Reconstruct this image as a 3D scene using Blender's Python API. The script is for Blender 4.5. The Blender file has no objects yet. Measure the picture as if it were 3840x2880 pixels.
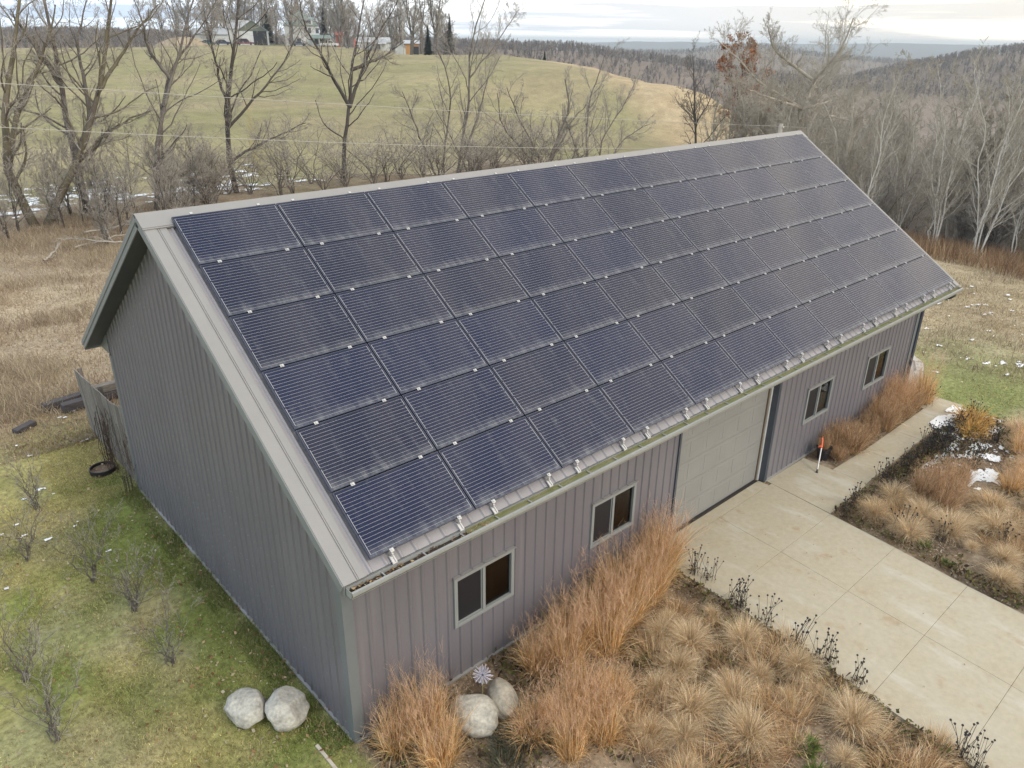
import bpy, math, random
import numpy as np
from mathutils import Matrix, Vector

random.seed(11)
RNG = np.random.default_rng(11)
scn = bpy.context.scene
COL = scn.collection

# ------------------------------------------------------------------ camera, world, sun, exposure
CAM = np.array([-3.7947, -7.4397, 9.4047])
FPX = 2873.925                                  # focal length in pixels of the 3840 px wide photograph
def _rot(r):
    th = np.linalg.norm(r); k = r / th
    K = np.array([[0, -k[2], k[1]], [k[2], 0, -k[0]], [-k[1], k[0], 0]])
    return np.eye(3) + math.sin(th) * K + (1 - math.cos(th)) * K @ K
RC = _rot(np.array([1.89379246, -0.72081090, 0.48116839]))   # rows: right, down, forward
cd = bpy.data.cameras.new('camera'); cam = bpy.data.objects.new('camera', cd); COL.objects.link(cam)
cd.sensor_width = 36; cd.lens = FPX / 3840 * 36; cd.clip_start = 0.1; cd.clip_end = 20000
cam.matrix_world = Matrix(((RC[0][0], -RC[1][0], -RC[2][0], CAM[0]), (RC[0][1], -RC[1][1], -RC[2][1], CAM[1]),
                           (RC[0][2], -RC[1][2], -RC[2][2], CAM[2]), (0, 0, 0, 1)))
scn.camera = cam

SUN_EL, SUN_AZ = math.radians(38), math.radians(172)         # azimuth clockwise from +Y
w = bpy.data.worlds.new('World'); scn.world = w; w.use_nodes = True
nt = w.node_tree; nt.nodes.clear()
def N(t, typ, **kw):
    n = t.nodes.new(typ)
    for k, v in kw.items():
        if k in n.inputs: n.inputs[k].default_value = v
        else: setattr(n, k, v)
    return n
out = N(nt, 'ShaderNodeOutputWorld'); bg = N(nt, 'ShaderNodeBackground'); bg.inputs[1].default_value = 0.135
sky = N(nt, 'ShaderNodeTexSky', sky_type='NISHITA', sun_disc=False, sun_elevation=SUN_EL, sun_rotation=SUN_AZ, dust_density=2.0)
tc = N(nt, 'ShaderNodeTexCoord')
def cloud_layer(scale, sc, detail, lo, hi, off=(0, 0, 0)):
    mp = N(nt, 'ShaderNodeMapping'); mp.inputs['Scale'].default_value = sc; mp.inputs['Location'].default_value = off
    nz = N(nt, 'ShaderNodeTexNoise', Scale=scale, Detail=detail, Roughness=0.55)
    rp = N(nt, 'ShaderNodeMapRange', interpolation_type='SMOOTHSTEP'); rp.inputs[1].default_value = lo; rp.inputs[2].default_value = hi
    nt.links.new(tc.outputs['Generated'], mp.inputs[0]); nt.links.new(mp.outputs[0], nz.inputs['Vector']); nt.links.new(nz.outputs[0], rp.inputs[0])
    return rp.outputs[0]
bands = cloud_layer(2.6, (1.0, 1.0, 24.0), 6, 0.43, 0.56, (3.1, 0.4, 0.2))
cover = cloud_layer(1.5, (1, 1, 3.2), 6, 0.30, 0.62, (1.7, 5.2, 0))
m1 = N(nt, 'ShaderNodeMix', data_type='RGBA'); m1.inputs['A'].default_value = (9.7, 9.4, 8.95, 1); m1.inputs['B'].default_value = (5.5, 5.65, 5.95, 1)
nt.links.new(bands, m1.inputs['Factor'])
# warmer towards the sun's side of the sky, cooler away from it
dt = N(nt, 'ShaderNodeVectorMath', operation='DOT_PRODUCT'); dt.inputs[1].default_value = (0.86, -0.44, 0.26); nt.links.new(tc.outputs['Generated'], dt.inputs[0])
wr = N(nt, 'ShaderNodeMapRange', interpolation_type='SMOOTHSTEP'); wr.inputs[1].default_value = -0.3; wr.inputs[2].default_value = 0.95; nt.links.new(dt.outputs['Value'], wr.inputs[0])
wm = N(nt, 'ShaderNodeMix', data_type='RGBA'); wm.inputs['A'].default_value = (0.84, 0.99, 1.18, 1); wm.inputs['B'].default_value = (1.26, 1.15, 0.98, 1); nt.links.new(wr.outputs[0], wm.inputs['Factor'])
wt = N(nt, 'ShaderNodeMix', data_type='RGBA', blend_type='MULTIPLY'); wt.inputs['Factor'].default_value = 1.0
nt.links.new(m1.outputs['Result'], wt.inputs['A']); nt.links.new(wm.outputs['Result'], wt.inputs['B'])
m2 = N(nt, 'ShaderNodeMix', data_type='RGBA')
mm = N(nt, 'ShaderNodeMath', operation='MULTIPLY_ADD'); mm.inputs[1].default_value = 0.18; mm.inputs[2].default_value = 0.82
nt.links.new(cover, mm.inputs[0]); nt.links.new(mm.outputs[0], m2.inputs['Factor'])
nt.links.new(sky.outputs[0], m2.inputs['A']); nt.links.new(wt.outputs['Result'], m2.inputs['B'])
nt.links.new(m2.outputs['Result'], bg.inputs[0]); nt.links.new(bg.outputs[0], out.inputs[0])

sd = bpy.data.lights.new('sun', 'SUN'); sun = bpy.data.objects.new('sun', sd); COL.objects.link(sun)
sd.energy = 1.25; sd.angle = math.radians(14); sd.color = (1, 0.93, 0.82)
sv = Vector((math.sin(SUN_AZ) * math.cos(SUN_EL), math.cos(SUN_AZ) * math.cos(SUN_EL), math.sin(SUN_EL)))
sun.rotation_euler = (-sv).to_track_quat('-Z', 'Y').to_euler()
scn.view_settings.view_transform = 'Standard'; scn.view_settings.look = 'None'
scn.view_settings.exposure = 0.34; scn.view_settings.gamma = 1.0
scn.cycles.use_denoising = True
scn.cycles.max_bounces = 6; scn.cycles.diffuse_bounces = 3; scn.cycles.glossy_bounces = 3; scn.cycles.transparent_max_bounces = 8
scn.cycles.volume_bounces = 0; scn.cycles.caustics_reflective = False; scn.cycles.caustics_refractive = False

# ------------------------------------------------------------------ rays from photograph pixels to places in the scene
def ray(px, py):
    d = np.array([(px - 1920) / FPX, (py - 1440) / FPX, 1.0]) @ RC
    return d
def G(px, py, z=0.0):
    d = ray(px, py); t = (z - CAM[2]) / d[2]; return CAM + t * d
def PL(px, py, ax, val):
    d = ray(px, py); t = (val - CAM[ax]) / d[ax]; return CAM + t * d
def RD(px, py, r):
    d = ray(px, py); return CAM + d * (r / math.hypot(d[0], d[1]))

# ------------------------------------------------------------------ mesh helpers
def tag(o, label=None, cat=None, group=None, kind=None):
    if label: o['label'] = label
    if cat: o['category'] = cat
    if group: o['group'] = group
    if kind: o['kind'] = kind
    return o
def link(name, me, parent=None):
    o = bpy.data.objects.new(name, me); COL.objects.link(o)
    if parent is not None:
        o.parent = parent; o.matrix_parent_inverse = world_of(parent).inverted()
    return o
def world_of(o):
    if o.parent is None: return o.matrix_basis.copy()
    return world_of(o.parent) @ o.matrix_parent_inverse @ o.matrix_basis
def empty(name, loc=(0, 0, 0), rot=(0, 0, 0), label=None, cat=None, group=None):
    o = bpy.data.objects.new(name, None); COL.objects.link(o); o.location = [float(a) for a in loc]; o.rotation_euler = rot
    o.empty_display_size = 0.2
    return tag(o, label, cat, group)
def copy_tree(o, loc=None, rotz=None, scale=None, parent=None, label=None, group=None):
    c = o.copy(); COL.objects.link(c)
    if parent is not None: c.parent = parent
    if loc is not None: c.location = [float(a) for a in loc]
    if rotz is not None: c.rotation_euler = (c.rotation_euler[0], c.rotation_euler[1], rotz)
    if scale is not None: c.scale = scale if hasattr(scale, '__len__') else (scale,) * 3
    if label: c['label'] = label
    if group: c['group'] = group
    for ch in o.children: copy_tree(ch, parent=c)
    return c
def np_mesh(name, V, Fs, mats, parent=None, tint=None, smooth=False, midx=None):
    """V (n,3); Fs list of int arrays (m,3) or (m,4)."""
    me = bpy.data.meshes.new(name)
    V = np.asarray(V, np.float32)
    me.vertices.add(len(V)); me.vertices.foreach_set('co', V.ravel())
    Fs = [np.asarray(f, np.int32) for f in Fs if len(f)]
    nl = sum(f.size for f in Fs); nf = sum(len(f) for f in Fs)
    me.loops.add(nl); me.loops.foreach_set('vertex_index', np.concatenate([f.ravel() for f in Fs]))
    tot = np.concatenate([np.full(len(f), f.shape[1], np.int32) for f in Fs])
    me.polygons.add(nf); me.polygons.foreach_set('loop_start', np.concatenate([[0], np.cumsum(tot)[:-1]]).astype(np.int32))
    try: me.polygons.foreach_set('loop_total', tot)
    except Exception: pass
    if smooth: me.polygons.foreach_set('use_smooth', np.ones(nf, bool))
    for m in (mats if isinstance(mats, (list, tuple)) else [mats]): me.materials.append(m)
    if midx is not None: me.polygons.foreach_set('material_index', np.asarray(midx, np.int32))
    if tint is not None:
        a = me.color_attributes.new('tint', 'FLOAT_COLOR', 'POINT')
        t = np.ones((len(V), 4), np.float32); t[:, :3] = tint; a.data.foreach_set('color', t.ravel())
    me.update(calc_edges=True)
    return link(name, me, parent)

class MB:
    def __init__(s): s.v = []; s.f = []; s.m = []
    def face(s, pts, mi=0):
        b = len(s.v); s.v += [tuple(map(float, p)) for p in pts]; s.f.append(tuple(range(b, b + len(pts)))); s.m.append(mi)
    def box(s, x0, x1, y0, y1, z0, z1, mi=0):
        b = len(s.v)
        s.v += [(x0, y0, z0), (x1, y0, z0), (x1, y1, z0), (x0, y1, z0), (x0, y0, z1), (x1, y0, z1), (x1, y1, z1), (x0, y1, z1)]
        for f in ((0, 3, 2, 1), (4, 5, 6, 7), (0, 1, 5, 4), (1, 2, 6, 5), (2, 3, 7, 6), (3, 0, 4, 7)):
            s.f.append(tuple(b + i for i in f)); s.m.append(mi)
    def obox(s, c, u, v, wv, mi=0):
        """box centred at c with half-axis vectors u, v, w"""
        c, u, v, wv = map(np.asarray, (c, u, v, wv)); b = len(s.v)
        for k in (-1, 1):
            for i, j in ((-1, -1), (1, -1), (1, 1), (-1, 1)): s.v.append(tuple(c + i * u + j * v + k * wv))
        for f in ((0, 3, 2, 1), (4, 5, 6, 7), (0, 1, 5, 4), (1, 2, 6, 5), (2, 3, 7, 6), (3, 0, 4, 7)):
            s.f.append(tuple(b + i for i in f)); s.m.append(mi)
    def bar(s, p, q, a, bb, up=(0, 0, 1), mi=0):
        p, q = np.asarray(p, float), np.asarray(q, float); d = q - p; L = np.linalg.norm(d); d /= L
        r = np.cross(d, up); r /= np.linalg.norm(r); n = np.cross(r, d)
        s.obox((p + q) / 2, d * L / 2, r * a / 2, n * bb / 2, mi)
    def tube(s, pts, rad, sides=8, cap=True, mi=0):
        pts = np.asarray(pts, float); n = len(pts); rad = np.broadcast_to(rad, n); b = len(s.v)
        T = np.gradient(pts, axis=0); T /= np.linalg.norm(T, axis=1)[:, None] + 1e-12
        ref = np.array([0.31, 0.95, 0.05]) if abs(T[0][2]) > 0.8 else np.array([0.02, 0.05, 1.0])
        for i in range(n):
            u = np.cross(T[i], ref); u /= np.linalg.norm(u); v = np.cross(T[i], u)
            for k in range(sides):
                a = 2 * math.pi * k / sides; s.v.append(tuple(pts[i] + rad[i] * (math.cos(a) * u + math.sin(a) * v)))
        for i in range(n - 1):
            for k in range(sides):
                k2 = (k + 1) % sides
                s.f.append((b + i * sides + k, b + i * sides + k2, b + (i + 1) * sides + k2, b + (i + 1) * sides + k)); s.m.append(mi)
        if cap:
            s.f.append(tuple(b + k for k in range(sides))[::-1]); s.m.append(mi)
            s.f.append(tuple(b + (n - 1) * sides + k for k in range(sides))); s.m.append(mi)
    def lathe(s, prof, c=(0, 0, 0), sides=20, mi=0):
        b = len(s.v)
        for r, z in prof:
            for k in range(sides):
                a = 2 * math.pi * k / sides; s.v.append((c[0] + r * math.cos(a), c[1] + r * math.sin(a), c[2] + z))
        for i in range(len(prof) - 1):
            for k in range(sides):
                k2 = (k + 1) % sides
                s.f.append((b + i * sides + k, b + i * sides + k2, b + (i + 1) * sides + k2, b + (i + 1) * sides + k)); s.m.append(mi)
        s.f.append(tuple(b + k for k in range(sides))[::-1]); s.m.append(mi)
        s.f.append(tuple(b + (len(prof) - 1) * sides + k for k in range(sides))); s.m.append(mi)
    def prism(s, poly, axis, a0, a1, mi=0):
        """poly: 2D points in the two other axes (x,y order kept); extruded along axis"""
        def P(q, a):
            q = list(q); q.insert(axis, a); return tuple(q)
        b = len(s.v); n = len(poly)
        s.v += [P(q, a0) for q in poly] + [P(q, a1) for q in poly]
        s.f.append(tuple(b + i for i in range(n))[::-1]); s.m.append(mi); s.f.append(tuple(b + n + i for i in range(n))); s.m.append(mi)
        for i in range(n):
            j = (i + 1) % n; s.f.append((b + i, b + j, b + n + j, b + n + i)); s.m.append(mi)
    def build(s, name, mats, parent=None, smooth=False, bevel=0):
        me = bpy.data.meshes.new(name); me.from_pydata(s.v, [], s.f)
        for m in (mats if isinstance(mats, (list, tuple)) else [mats]): me.materials.append(m)
        me.polygons.foreach_set('material_index', s.m)
        if smooth: me.polygons.foreach_set('use_smooth', [True] * len(s.f))
        me.update()
        import bmesh
        bm = bmesh.new(); bm.from_mesh(me); bmesh.ops.recalc_face_normals(bm, faces=bm.faces); bm.to_mesh(me); bm.free()
        o = link(name, me, parent)
        if bevel:
            md = o.modifiers.new('bevel', 'BEVEL'); md.width = bevel; md.segments = 2; md.limit_method = 'ANGLE'
        return o

# ------------------------------------------------------------------ materials
MATS = {}
def mat(name, base=(0.5, 0.5, 0.5), rough=0.6, var=0.0, var_scale=3.0, stretch=(1, 1, 1), base2=None, metal=0.0, spec=0.5,
        bump=0.0, bump_scale=20.0, attr=False, spots=(), fine=0.0, fine_scale=60.0, coat=0.0, space='Object'):
    if name in MATS: return MATS[name]
    m = bpy.data.materials.new(name); m.use_nodes = True; t = m.node_tree
    p = t.nodes['Principled BSDF']; L = t.links.new
    p.inputs['Roughness'].default_value = rough; p.inputs['Metallic'].default_value = metal
    p.inputs['Specular IOR Level'].default_value = spec; p.inputs['Coat Weight'].default_value = coat
    tcn = N(t, 'ShaderNodeTexCoord'); mp = N(t, 'ShaderNodeMapping'); mp.inputs['Scale'].default_value = stretch
    L(tcn.outputs[space], mp.inputs[0])
    if attr:
        a = N(t, 'ShaderNodeAttribute', attribute_name='tint'); col = a.outputs['Color']
    else:
        r = N(t, 'ShaderNodeRGB'); r.outputs[0].default_value = (*base, 1); col = r.outputs[0]
    if base2 is not None:
        nz = N(t, 'ShaderNodeTexNoise', Scale=var_scale, Detail=6, Roughness=0.6); L(mp.outputs[0], nz.inputs['Vector'])
        rp = N(t, 'ShaderNodeMapRange'); rp.inputs[1].default_value = 0.36; rp.inputs[2].default_value = 0.66; L(nz.outputs[0], rp.inputs[0])
        mx = N(t, 'ShaderNodeMix', data_type='RGBA'); mx.inputs['B'].default_value = (*base2, 1)
        L(rp.outputs[0], mx.inputs['Factor']); L(col, mx.inputs['A']); col = mx.outputs['Result']
    for amt, sc in ((var, var_scale), (fine, fine_scale)):
        if amt <= 0: continue
        nz = N(t, 'ShaderNodeTexNoise', Scale=sc, Detail=5, Roughness=0.65); L(mp.outputs[0], nz.inputs['Vector'])
        rp = N(t, 'ShaderNodeMapRange'); rp.inputs[1].default_value = 0.3; rp.inputs[2].default_value = 0.7
        rp.inputs[3].default_value = 1 - amt; rp.inputs[4].default_value = 1 + amt; L(nz.outputs[0], rp.inputs[0])
        mx = N(t, 'ShaderNodeVectorMath', operation='SCALE'); L(col, mx.inputs[0]); L(rp.outputs[0], mx.inputs['Scale']); col = mx.outputs[0]
    for sc, c2, lo, hi, st in spots:
        m2_ = N(t, 'ShaderNodeMapping'); m2_.inputs['Scale'].default_value = st; L(tcn.outputs[space], m2_.inputs[0])
        nz = N(t, 'ShaderNodeTexNoise', Scale=sc, Detail=6, Roughness=0.6); L(m2_.outputs[0], nz.inputs['Vector'])
        rp = N(t, 'ShaderNodeMapRange', interpolation_type='SMOOTHSTEP'); rp.inputs[1].default_value = lo; rp.inputs[2].default_value = hi; rp.inputs[4].default_value = .7; L(nz.outputs[0], rp.inputs[0])
        mx = N(t, 'ShaderNodeMix', data_type='RGBA'); mx.inputs['B'].default_value = (*c2, 1); L(rp.outputs[0], mx.inputs['Factor']); L(col, mx.inputs['A']); col = mx.outputs['Result']
    L(col, p.inputs['Base Color'])
    if bump > 0:
        nz = N(t, 'ShaderNodeTexNoise', Scale=bump_scale, Detail=5); L(mp.outputs[0], nz.inputs['Vector'])
        bp = N(t, 'ShaderNodeBump', Strength=bump, Distance=0.02); L(nz.outputs[0], bp.inputs['Height']); L(bp.outputs[0], p.inputs['Normal'])
    MATS[name] = m
    return m

M_wall = mat('charcoal_steel', (0.168, 0.160, 0.178), 0.36, var=0.07, var_scale=1.2, stretch=(1, 1, 0.25), fine=0.05, fine_scale=40, spec=0.5, spots=((1.0, (.205, .195, .205), .50, .75, (7, 7, .22)), (1.4, (.145, .14, .155), .56, .78, (5, 5, .3))))
M_corner = mat('corner_trim_steel', (0.165, 0.18, 0.19), 0.4, var=0.05)
M_trim = mat('pale_grey_trim', (0.262, 0.257, 0.252), 0.42, var=0.05, var_scale=2)
M_roof = mat('pewter_roof_steel', (0.285, 0.272, 0.285), 0.38, var=0.08, var_scale=2.5, fine=0.05)
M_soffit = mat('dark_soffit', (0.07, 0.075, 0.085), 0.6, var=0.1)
M_fascia = mat('fascia_steel', (0.22, 0.235, 0.24), 0.45, var=0.05)
M_gutter = mat('gutter_aluminium', (0.32, 0.33, 0.325), 0.4, var=0.08, var_scale=3)
M_algae = mat('gutter_algae', (0.155, 0.17, 0.07), 0.7, base2=(0.23, 0.22, 0.13), var_scale=3, stretch=(1, 6, 1), fine=0.25, fine_scale=25)
M_darkwood = mat('gutter_silt', (0.035, 0.027, 0.02), 0.9, var=0.4, var_scale=20)
M_door = mat('garage_door_steel', (0.25, 0.25, 0.24), 0.5, var=0.05, var_scale=1.5, fine=0.03)
M_white = mat('white_paint', (0.62, 0.62, 0.6), 0.5, var=0.06)
M_reveal = mat('dark_reveal', (0.065, 0.075, 0.095), 0.45, var=0.06)
M_wood = mat('orange_wood', (0.36, 0.17, 0.06), 0.55, base2=(0.27, 0.12, 0.04), var_scale=4, stretch=(1, 8, 8))
M_skirt = mat('treated_skirt_board', (0.33, 0.25, 0.13), 0.8, var=0.2, var_scale=5)
M_dark = mat('interior_dark', (0.035, 0.03, 0.028), 0.9, var=0.3, var_scale=2)
M_screen = mat('insect_screen', (0.02, 0.022, 0.026), 0.55, var=0.1)
M_black = mat('black_plastic', (0.018, 0.018, 0.022), 0.45, var=0.15)
M_alu = mat('bare_aluminium', (0.55, 0.55, 0.55), 0.38, metal=0.55)
M_frame = mat('black_anodised', (0.03, 0.04, 0.07), 0.35, var=0.15, var_scale=3, coat=0.3)
M_concrete = mat('concrete', (0.455, 0.41, 0.315), 0.85, base2=(0.395, 0.345, 0.25), var_scale=1.3, var=.06, fine=0.08, fine_scale=9, spots=((1.1, (.52, .50, .43), .52, .70, (1.6, .5, 1)), (2.3, (.36, .26, .16), .58, .74, (1, .8, 1)), (7, (.30, .255, .2), .66, .8, (1, 1, 1)), (30, (.58, .56, .5), .68, .76, (1.4, .35, 1))), bump=0.08, bump_scale=80)
M_rock = mat('pale_boulder', (0.50, 0.475, 0.41), 0.9, base2=(0.33, 0.315, 0.275), var_scale=3.5, fine=0.26, fine_scale=22, bump=1.0, bump_scale=11, spots=((5, (.22, .205, .18), .60, .70, (1, 1, 1)),))
M_rock2 = mat('pinkish_boulder', (0.45, 0.40, 0.32), 0.9, base2=(0.28, 0.27, 0.23), var_scale=4.5, fine=0.2, fine_scale=22, bump=0.6, bump_scale=12)
M_tint = mat('tinted_plant', attr=True, rough=0.75, spec=0.2)
def thin(m, amt):           # thin leaves and blades let part of the light through
    t = m.node_tree; p = t.nodes['Principled BSDF']; o = t.nodes['Material Output']; tr = N(t, 'ShaderNodeBsdfTranslucent'); mx = N(t, 'ShaderNodeMixShader'); mx.inputs[0].default_value = amt
    t.links.new(p.inputs['Base Color'].links[0].from_socket, tr.inputs[0]); t.links.new(p.outputs[0], mx.inputs[1]); t.links.new(tr.outputs[0], mx.inputs[2]); t.links.new(mx.outputs[0], o.inputs[0])
thin(M_tint, .38)
M_bark = mat('grey_bark', (0.19, 0.168, 0.145), 0.9, base2=(0.125, 0.11, 0.10), var_scale=2.5, stretch=(1, 1, .4), fine=.25, fine_scale=14, spec=0.1)
M_barkg = mat('greenish_bark', (0.17, 0.15, 0.10), 0.9, base2=(0.12, 0.10, 0.08), var_scale=1.5, stretch=(1, 1, .4), fine=.25, fine_scale=14, spec=0.1)
M_barkd = mat('dark_bark', (0.10, 0.088, 0.08), 0.9, base2=(0.07, 0.06, 0.055), var_scale=2.5, stretch=(1, 1, .4), fine=.25, fine_scale=14, spec=0.1)
M_twig = mat('grey_twig', (0.37, 0.34, 0.30), 0.9, var=.15, var_scale=1.0, spec=0.1)
M_pale = mat('pale_bark', (0.46, 0.42, 0.345), 0.9, base2=(0.35, 0.315, 0.26), var_scale=1.6, fine=.2, spec=0.1)
M_birch = mat('white_bark', (0.66, 0.64, 0.58), 0.8, base2=(0.50, 0.47, 0.40), var_scale=3, stretch=(1, 1, 3), fine=.15, spec=0.1)
M_snow = mat('snow', (0.82, 0.84, 0.86), 0.8, var=0.04)

# ------------------------------------------------------------------ terrain
def _ctl():
    P = []
    for x in (-60, -30, -12, 0, 10, 22): 
        for y in (-45, -25, -8, 6, 20, 32, 41): P.append((x, y, 0.0))
    P += [(-60, -90, -2), (0, -90, -2), (30, -70, -4), (30, -30, -1.2), (30, -10, -.3), (30, 6, -.2), (30, 24, -.2), (30, 41, 0),
          (42, -12, -1.8), (42, 8, -1.3), (42, 26, -1.2), (42, 41, -.5), (52, 8, -3.4), (52, 30, -3.2), (52, 44, -1.6),
          (62.6, 30, -6.0), (64, 46, -2.8), (66, 8, -7.5), (66, -20, -7), (80, -40, -11), (85, 20, -11), (85, 40, -7.5), (110, 10, -17), (110, 45, -13),
          (100, -70, -16), (150, -40, -27), (150, 20, -27), (170, 60, -30), (160, 90, -20), (230, -60, -38), (230, 60, -40), (250, 120, -36), (200, 110, -22)]
    for px, py, r in ((2708, 385, 140), (2604, 345, 150), (2430, 312, 172), (2257, 270, 195), (2100, 240, 215), (1858, 212, 236), (1640, 208, 222), (1500, 208, 216),
                      (1300, 180, 262), (1130, 174, 276), (850, 169, 284), (500, 178, 250), (200, 180, 240), (0, 182, 240), (-600, 180, 240),
                      (0, 330, 120), (400, 330, 120), (800, 325, 122), (1200, 322, 125), (1600, 340, 120), (2000, 370, 128), (2300, 400, 128), (-500, 330, 120)):
        P.append(tuple(RD(px, py, r)))
    for px, r, z in ((2708, 165, -14), (2604, 205, -16), (2430, 235, -14), (2257, 270, -10), (2100, 300, -8), (1960, 320, -6), (1800, 330, -1), (1500, 330, 4),
                     (1100, 350, 5), (700, 350, 4.5), (300, 340, 2.5), (0, 330, 1), (-500, 330, 0), (2708, 260, -34), (2400, 340, -34), (3200, 330, -48), (3700, 330, -46)):
        q = RD(px, 150, r); P.append((q[0], q[1], z))
    return np.array(P, float)
CTL = _ctl()
def _tps_fit(C):
    X = C[:, :2] / 100; n = len(X); d = np.linalg.norm(X[:, None] - X[None], axis=2)
    K = -np.sqrt(d * d + .03) + np.eye(n) * .001
    A = np.zeros((n + 3, n + 3)); A[:n, :n] = K; A[:n, n] = 1; A[:n, n + 1:] = X; A[n, :n] = 1; A[n + 1:, :n] = X.T
    return np.linalg.solve(A, np.concatenate([C[:, 2], np.zeros(3)]))
TW = _tps_fit(CTL)
RIDGES = [  # distance, width, height of the trees on it, [(photo column, photo row of the skyline)]
    (640, 170, 9, [(-2500, 95), (-1500, 95), (0, 98), (300, 94), (700, 106), (1200, 127), (1600, 137), (1950, 146), (2150, 150), (2260, 168), (2400, 186), (2600, 204), (2800, 235), (3100, 275), (3840, 320), (6500, 320)]),
    (1500, 300, 10, [(-2500, 120), (2000, 165), (2300, 187), (2584, 179), (2672, 161), (2865, 154), (3040, 183), (3391, 214), (3600, 232), (6500, 240)]),
    (820, 190, 9, [(-2500, 400), (3000, 330), (3300, 246), (3391, 224), (3479, 206), (3654, 175), (3840, 157), (4500, 140), (6500, 140)]),
    (4800, 800, 0, [(-2500, 140), (1900, 162), (2128, 161), (2207, 160), (2300, 157), (2382, 154), (2480, 157), (2549, 155), (2700, 161), (3040, 165), (3300, 162), (3654, 166), (4500, 170), (6500, 180)])]
CREST = [(900, 120, 260), (1300, 165, 255), (1500, 196, 245), (1640, 203, 238), (1858, 203, 228), (2038, 224, 215), (2136, 240, 205), (2235, 256, 196), (2322, 283, 186), (2437, 307, 174), (2560, 325, 160), (2664, 348, 150), (2708, 370, 145), (2800, 420, 140), (3200, 600, 140)]
HF = RC[2][:2] / np.linalg.norm(RC[2][:2]); HR = RC[0][:2] / np.linalg.norm(RC[0][:2])
def vnoise(x, y, s, seed=0):
    x = np.asarray(x, float) / s + seed * 17.31; y = np.asarray(y, float) / s - seed * 9.77
    xi = np.floor(x).astype(np.int64); yi = np.floor(y).astype(np.int64); fx = x - xi; fy = y - yi
    fx = fx * fx * (3 - 2 * fx); fy = fy * fy * (3 - 2 * fy)
    def h(a, b):
        v = (a * 374761393 + b * 668265263 + seed * 1442695041) & 0x7fffffff
        v = ((v ^ (v >> 13)) * 1274126177) & 0x7fffffff
        return ((v ^ (v >> 16)) & 0xffff) / 65535.0
    return (h(xi, yi) * (1 - fx) + h(xi + 1, yi) * fx) * (1 - fy) + (h(xi, yi + 1) * (1 - fx) + h(xi + 1, yi + 1) * fx) * fy
def fbm(x, y, s, seed=0, o=3):
    return sum(vnoise(x, y, s / 2 ** k, seed + k) * 0.5 ** k for k in range(o)) / sum(0.5 ** k for k in range(o))
def sstep(a, b, x): t = np.clip((x - a) / (b - a), 0, 1); return t * t * (3 - 2 * t)
def col_of(dx, dy):
    f = dx * HF[0] + dy * HF[1]; r = dx * HR[0] + dy * HR[1]
    a = np.arctan2(r, f); a = np.clip(a, -1.2, 1.2)
    return 1920 + FPX * np.tan(a) / 0.912
def zrow(col, row, r):      # height of the skyline ray at distance r for photo column / row (vectorised)
    d = np.stack([(col - 1920) / FPX, (row - 1440) / FPX, np.ones_like(col)], -1) @ RC
    return CAM[2] + d[..., 2] * r / np.hypot(d[..., 0], d[..., 1])
def terrain(x, y):
    x = np.atleast_1d(np.asarray(x, float)); y = np.atleast_1d(np.asarray(y, float)); sh = x.shape; x = x.ravel(); y = y.ravel()
    dx = x - CAM[0]; dy = y - CAM[1]; r = np.hypot(dx, dy)
    z = np.zeros(len(x)); near = r < 460
    idx = np.where(near)[0]
    for s in range(0, len(idx), 40000):
        i = idx[s:s + 40000]; X = np.stack([x[i], y[i]], 1) / 100
        d = np.linalg.norm(X[:, None] - CTL[None, :, :2] / 100, axis=2)
        z[i] = (-np.sqrt(d * d + .03) @ TW[:-3]) + TW[-3] + X @ TW[-2:]
    z = np.clip(z, -60, 30)
    c = col_of(dx, dy)          # the rounded shoulder of the field hill
    cc_ = np.array(CREST); row = np.interp(c, cc_[:, 0], cc_[:, 1]); rc = np.interp(c, cc_[:, 0], cc_[:, 2])
    sl = (zrow(np.clip(c, -2500, 6500), row, rc) - CAM[2]) / rc
    cap = CAM[2] + sl * r - .00030 * (r - rc) ** 2
    h = np.clip(.5 + .5 * (cap - z) / 1.6, 0, 1); zc = cap * (1 - h) + z * h - 1.6 * h * (1 - h)
    z = np.where((r > 60) & (c > 900), zc, z)
    flat = sstep(26, 14, np.abs(x - 8) * 0.9) * sstep(40, 22, np.abs(y - 4))
    z = z * (1 - flat)
    V = np.interp(c, [-3000, 0, 1200, 1900, 2400, 3000, 6000], [0, 0, 2, -10, -42, -50, -50])
    zf = V.copy()
    for r0, wd, th, prof in RIDGES:
        cs, rs = zip(*prof); zt = zrow(np.clip(c, -2500, 6500), np.interp(c, cs, rs), r0) - th
        zf = np.maximum(zf, V + (zt - V) * np.exp(-((r - r0) / wd) ** 2))
    zf += (fbm(x, y, 260, 5) - .5) * 10 * sstep(480, 800, r)
    k = sstep(330, 450, r)
    z = z * (1 - k) + zf * k
    return z.reshape(sh)
def tz(x, y): return float(terrain([x], [y])[0])

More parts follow.
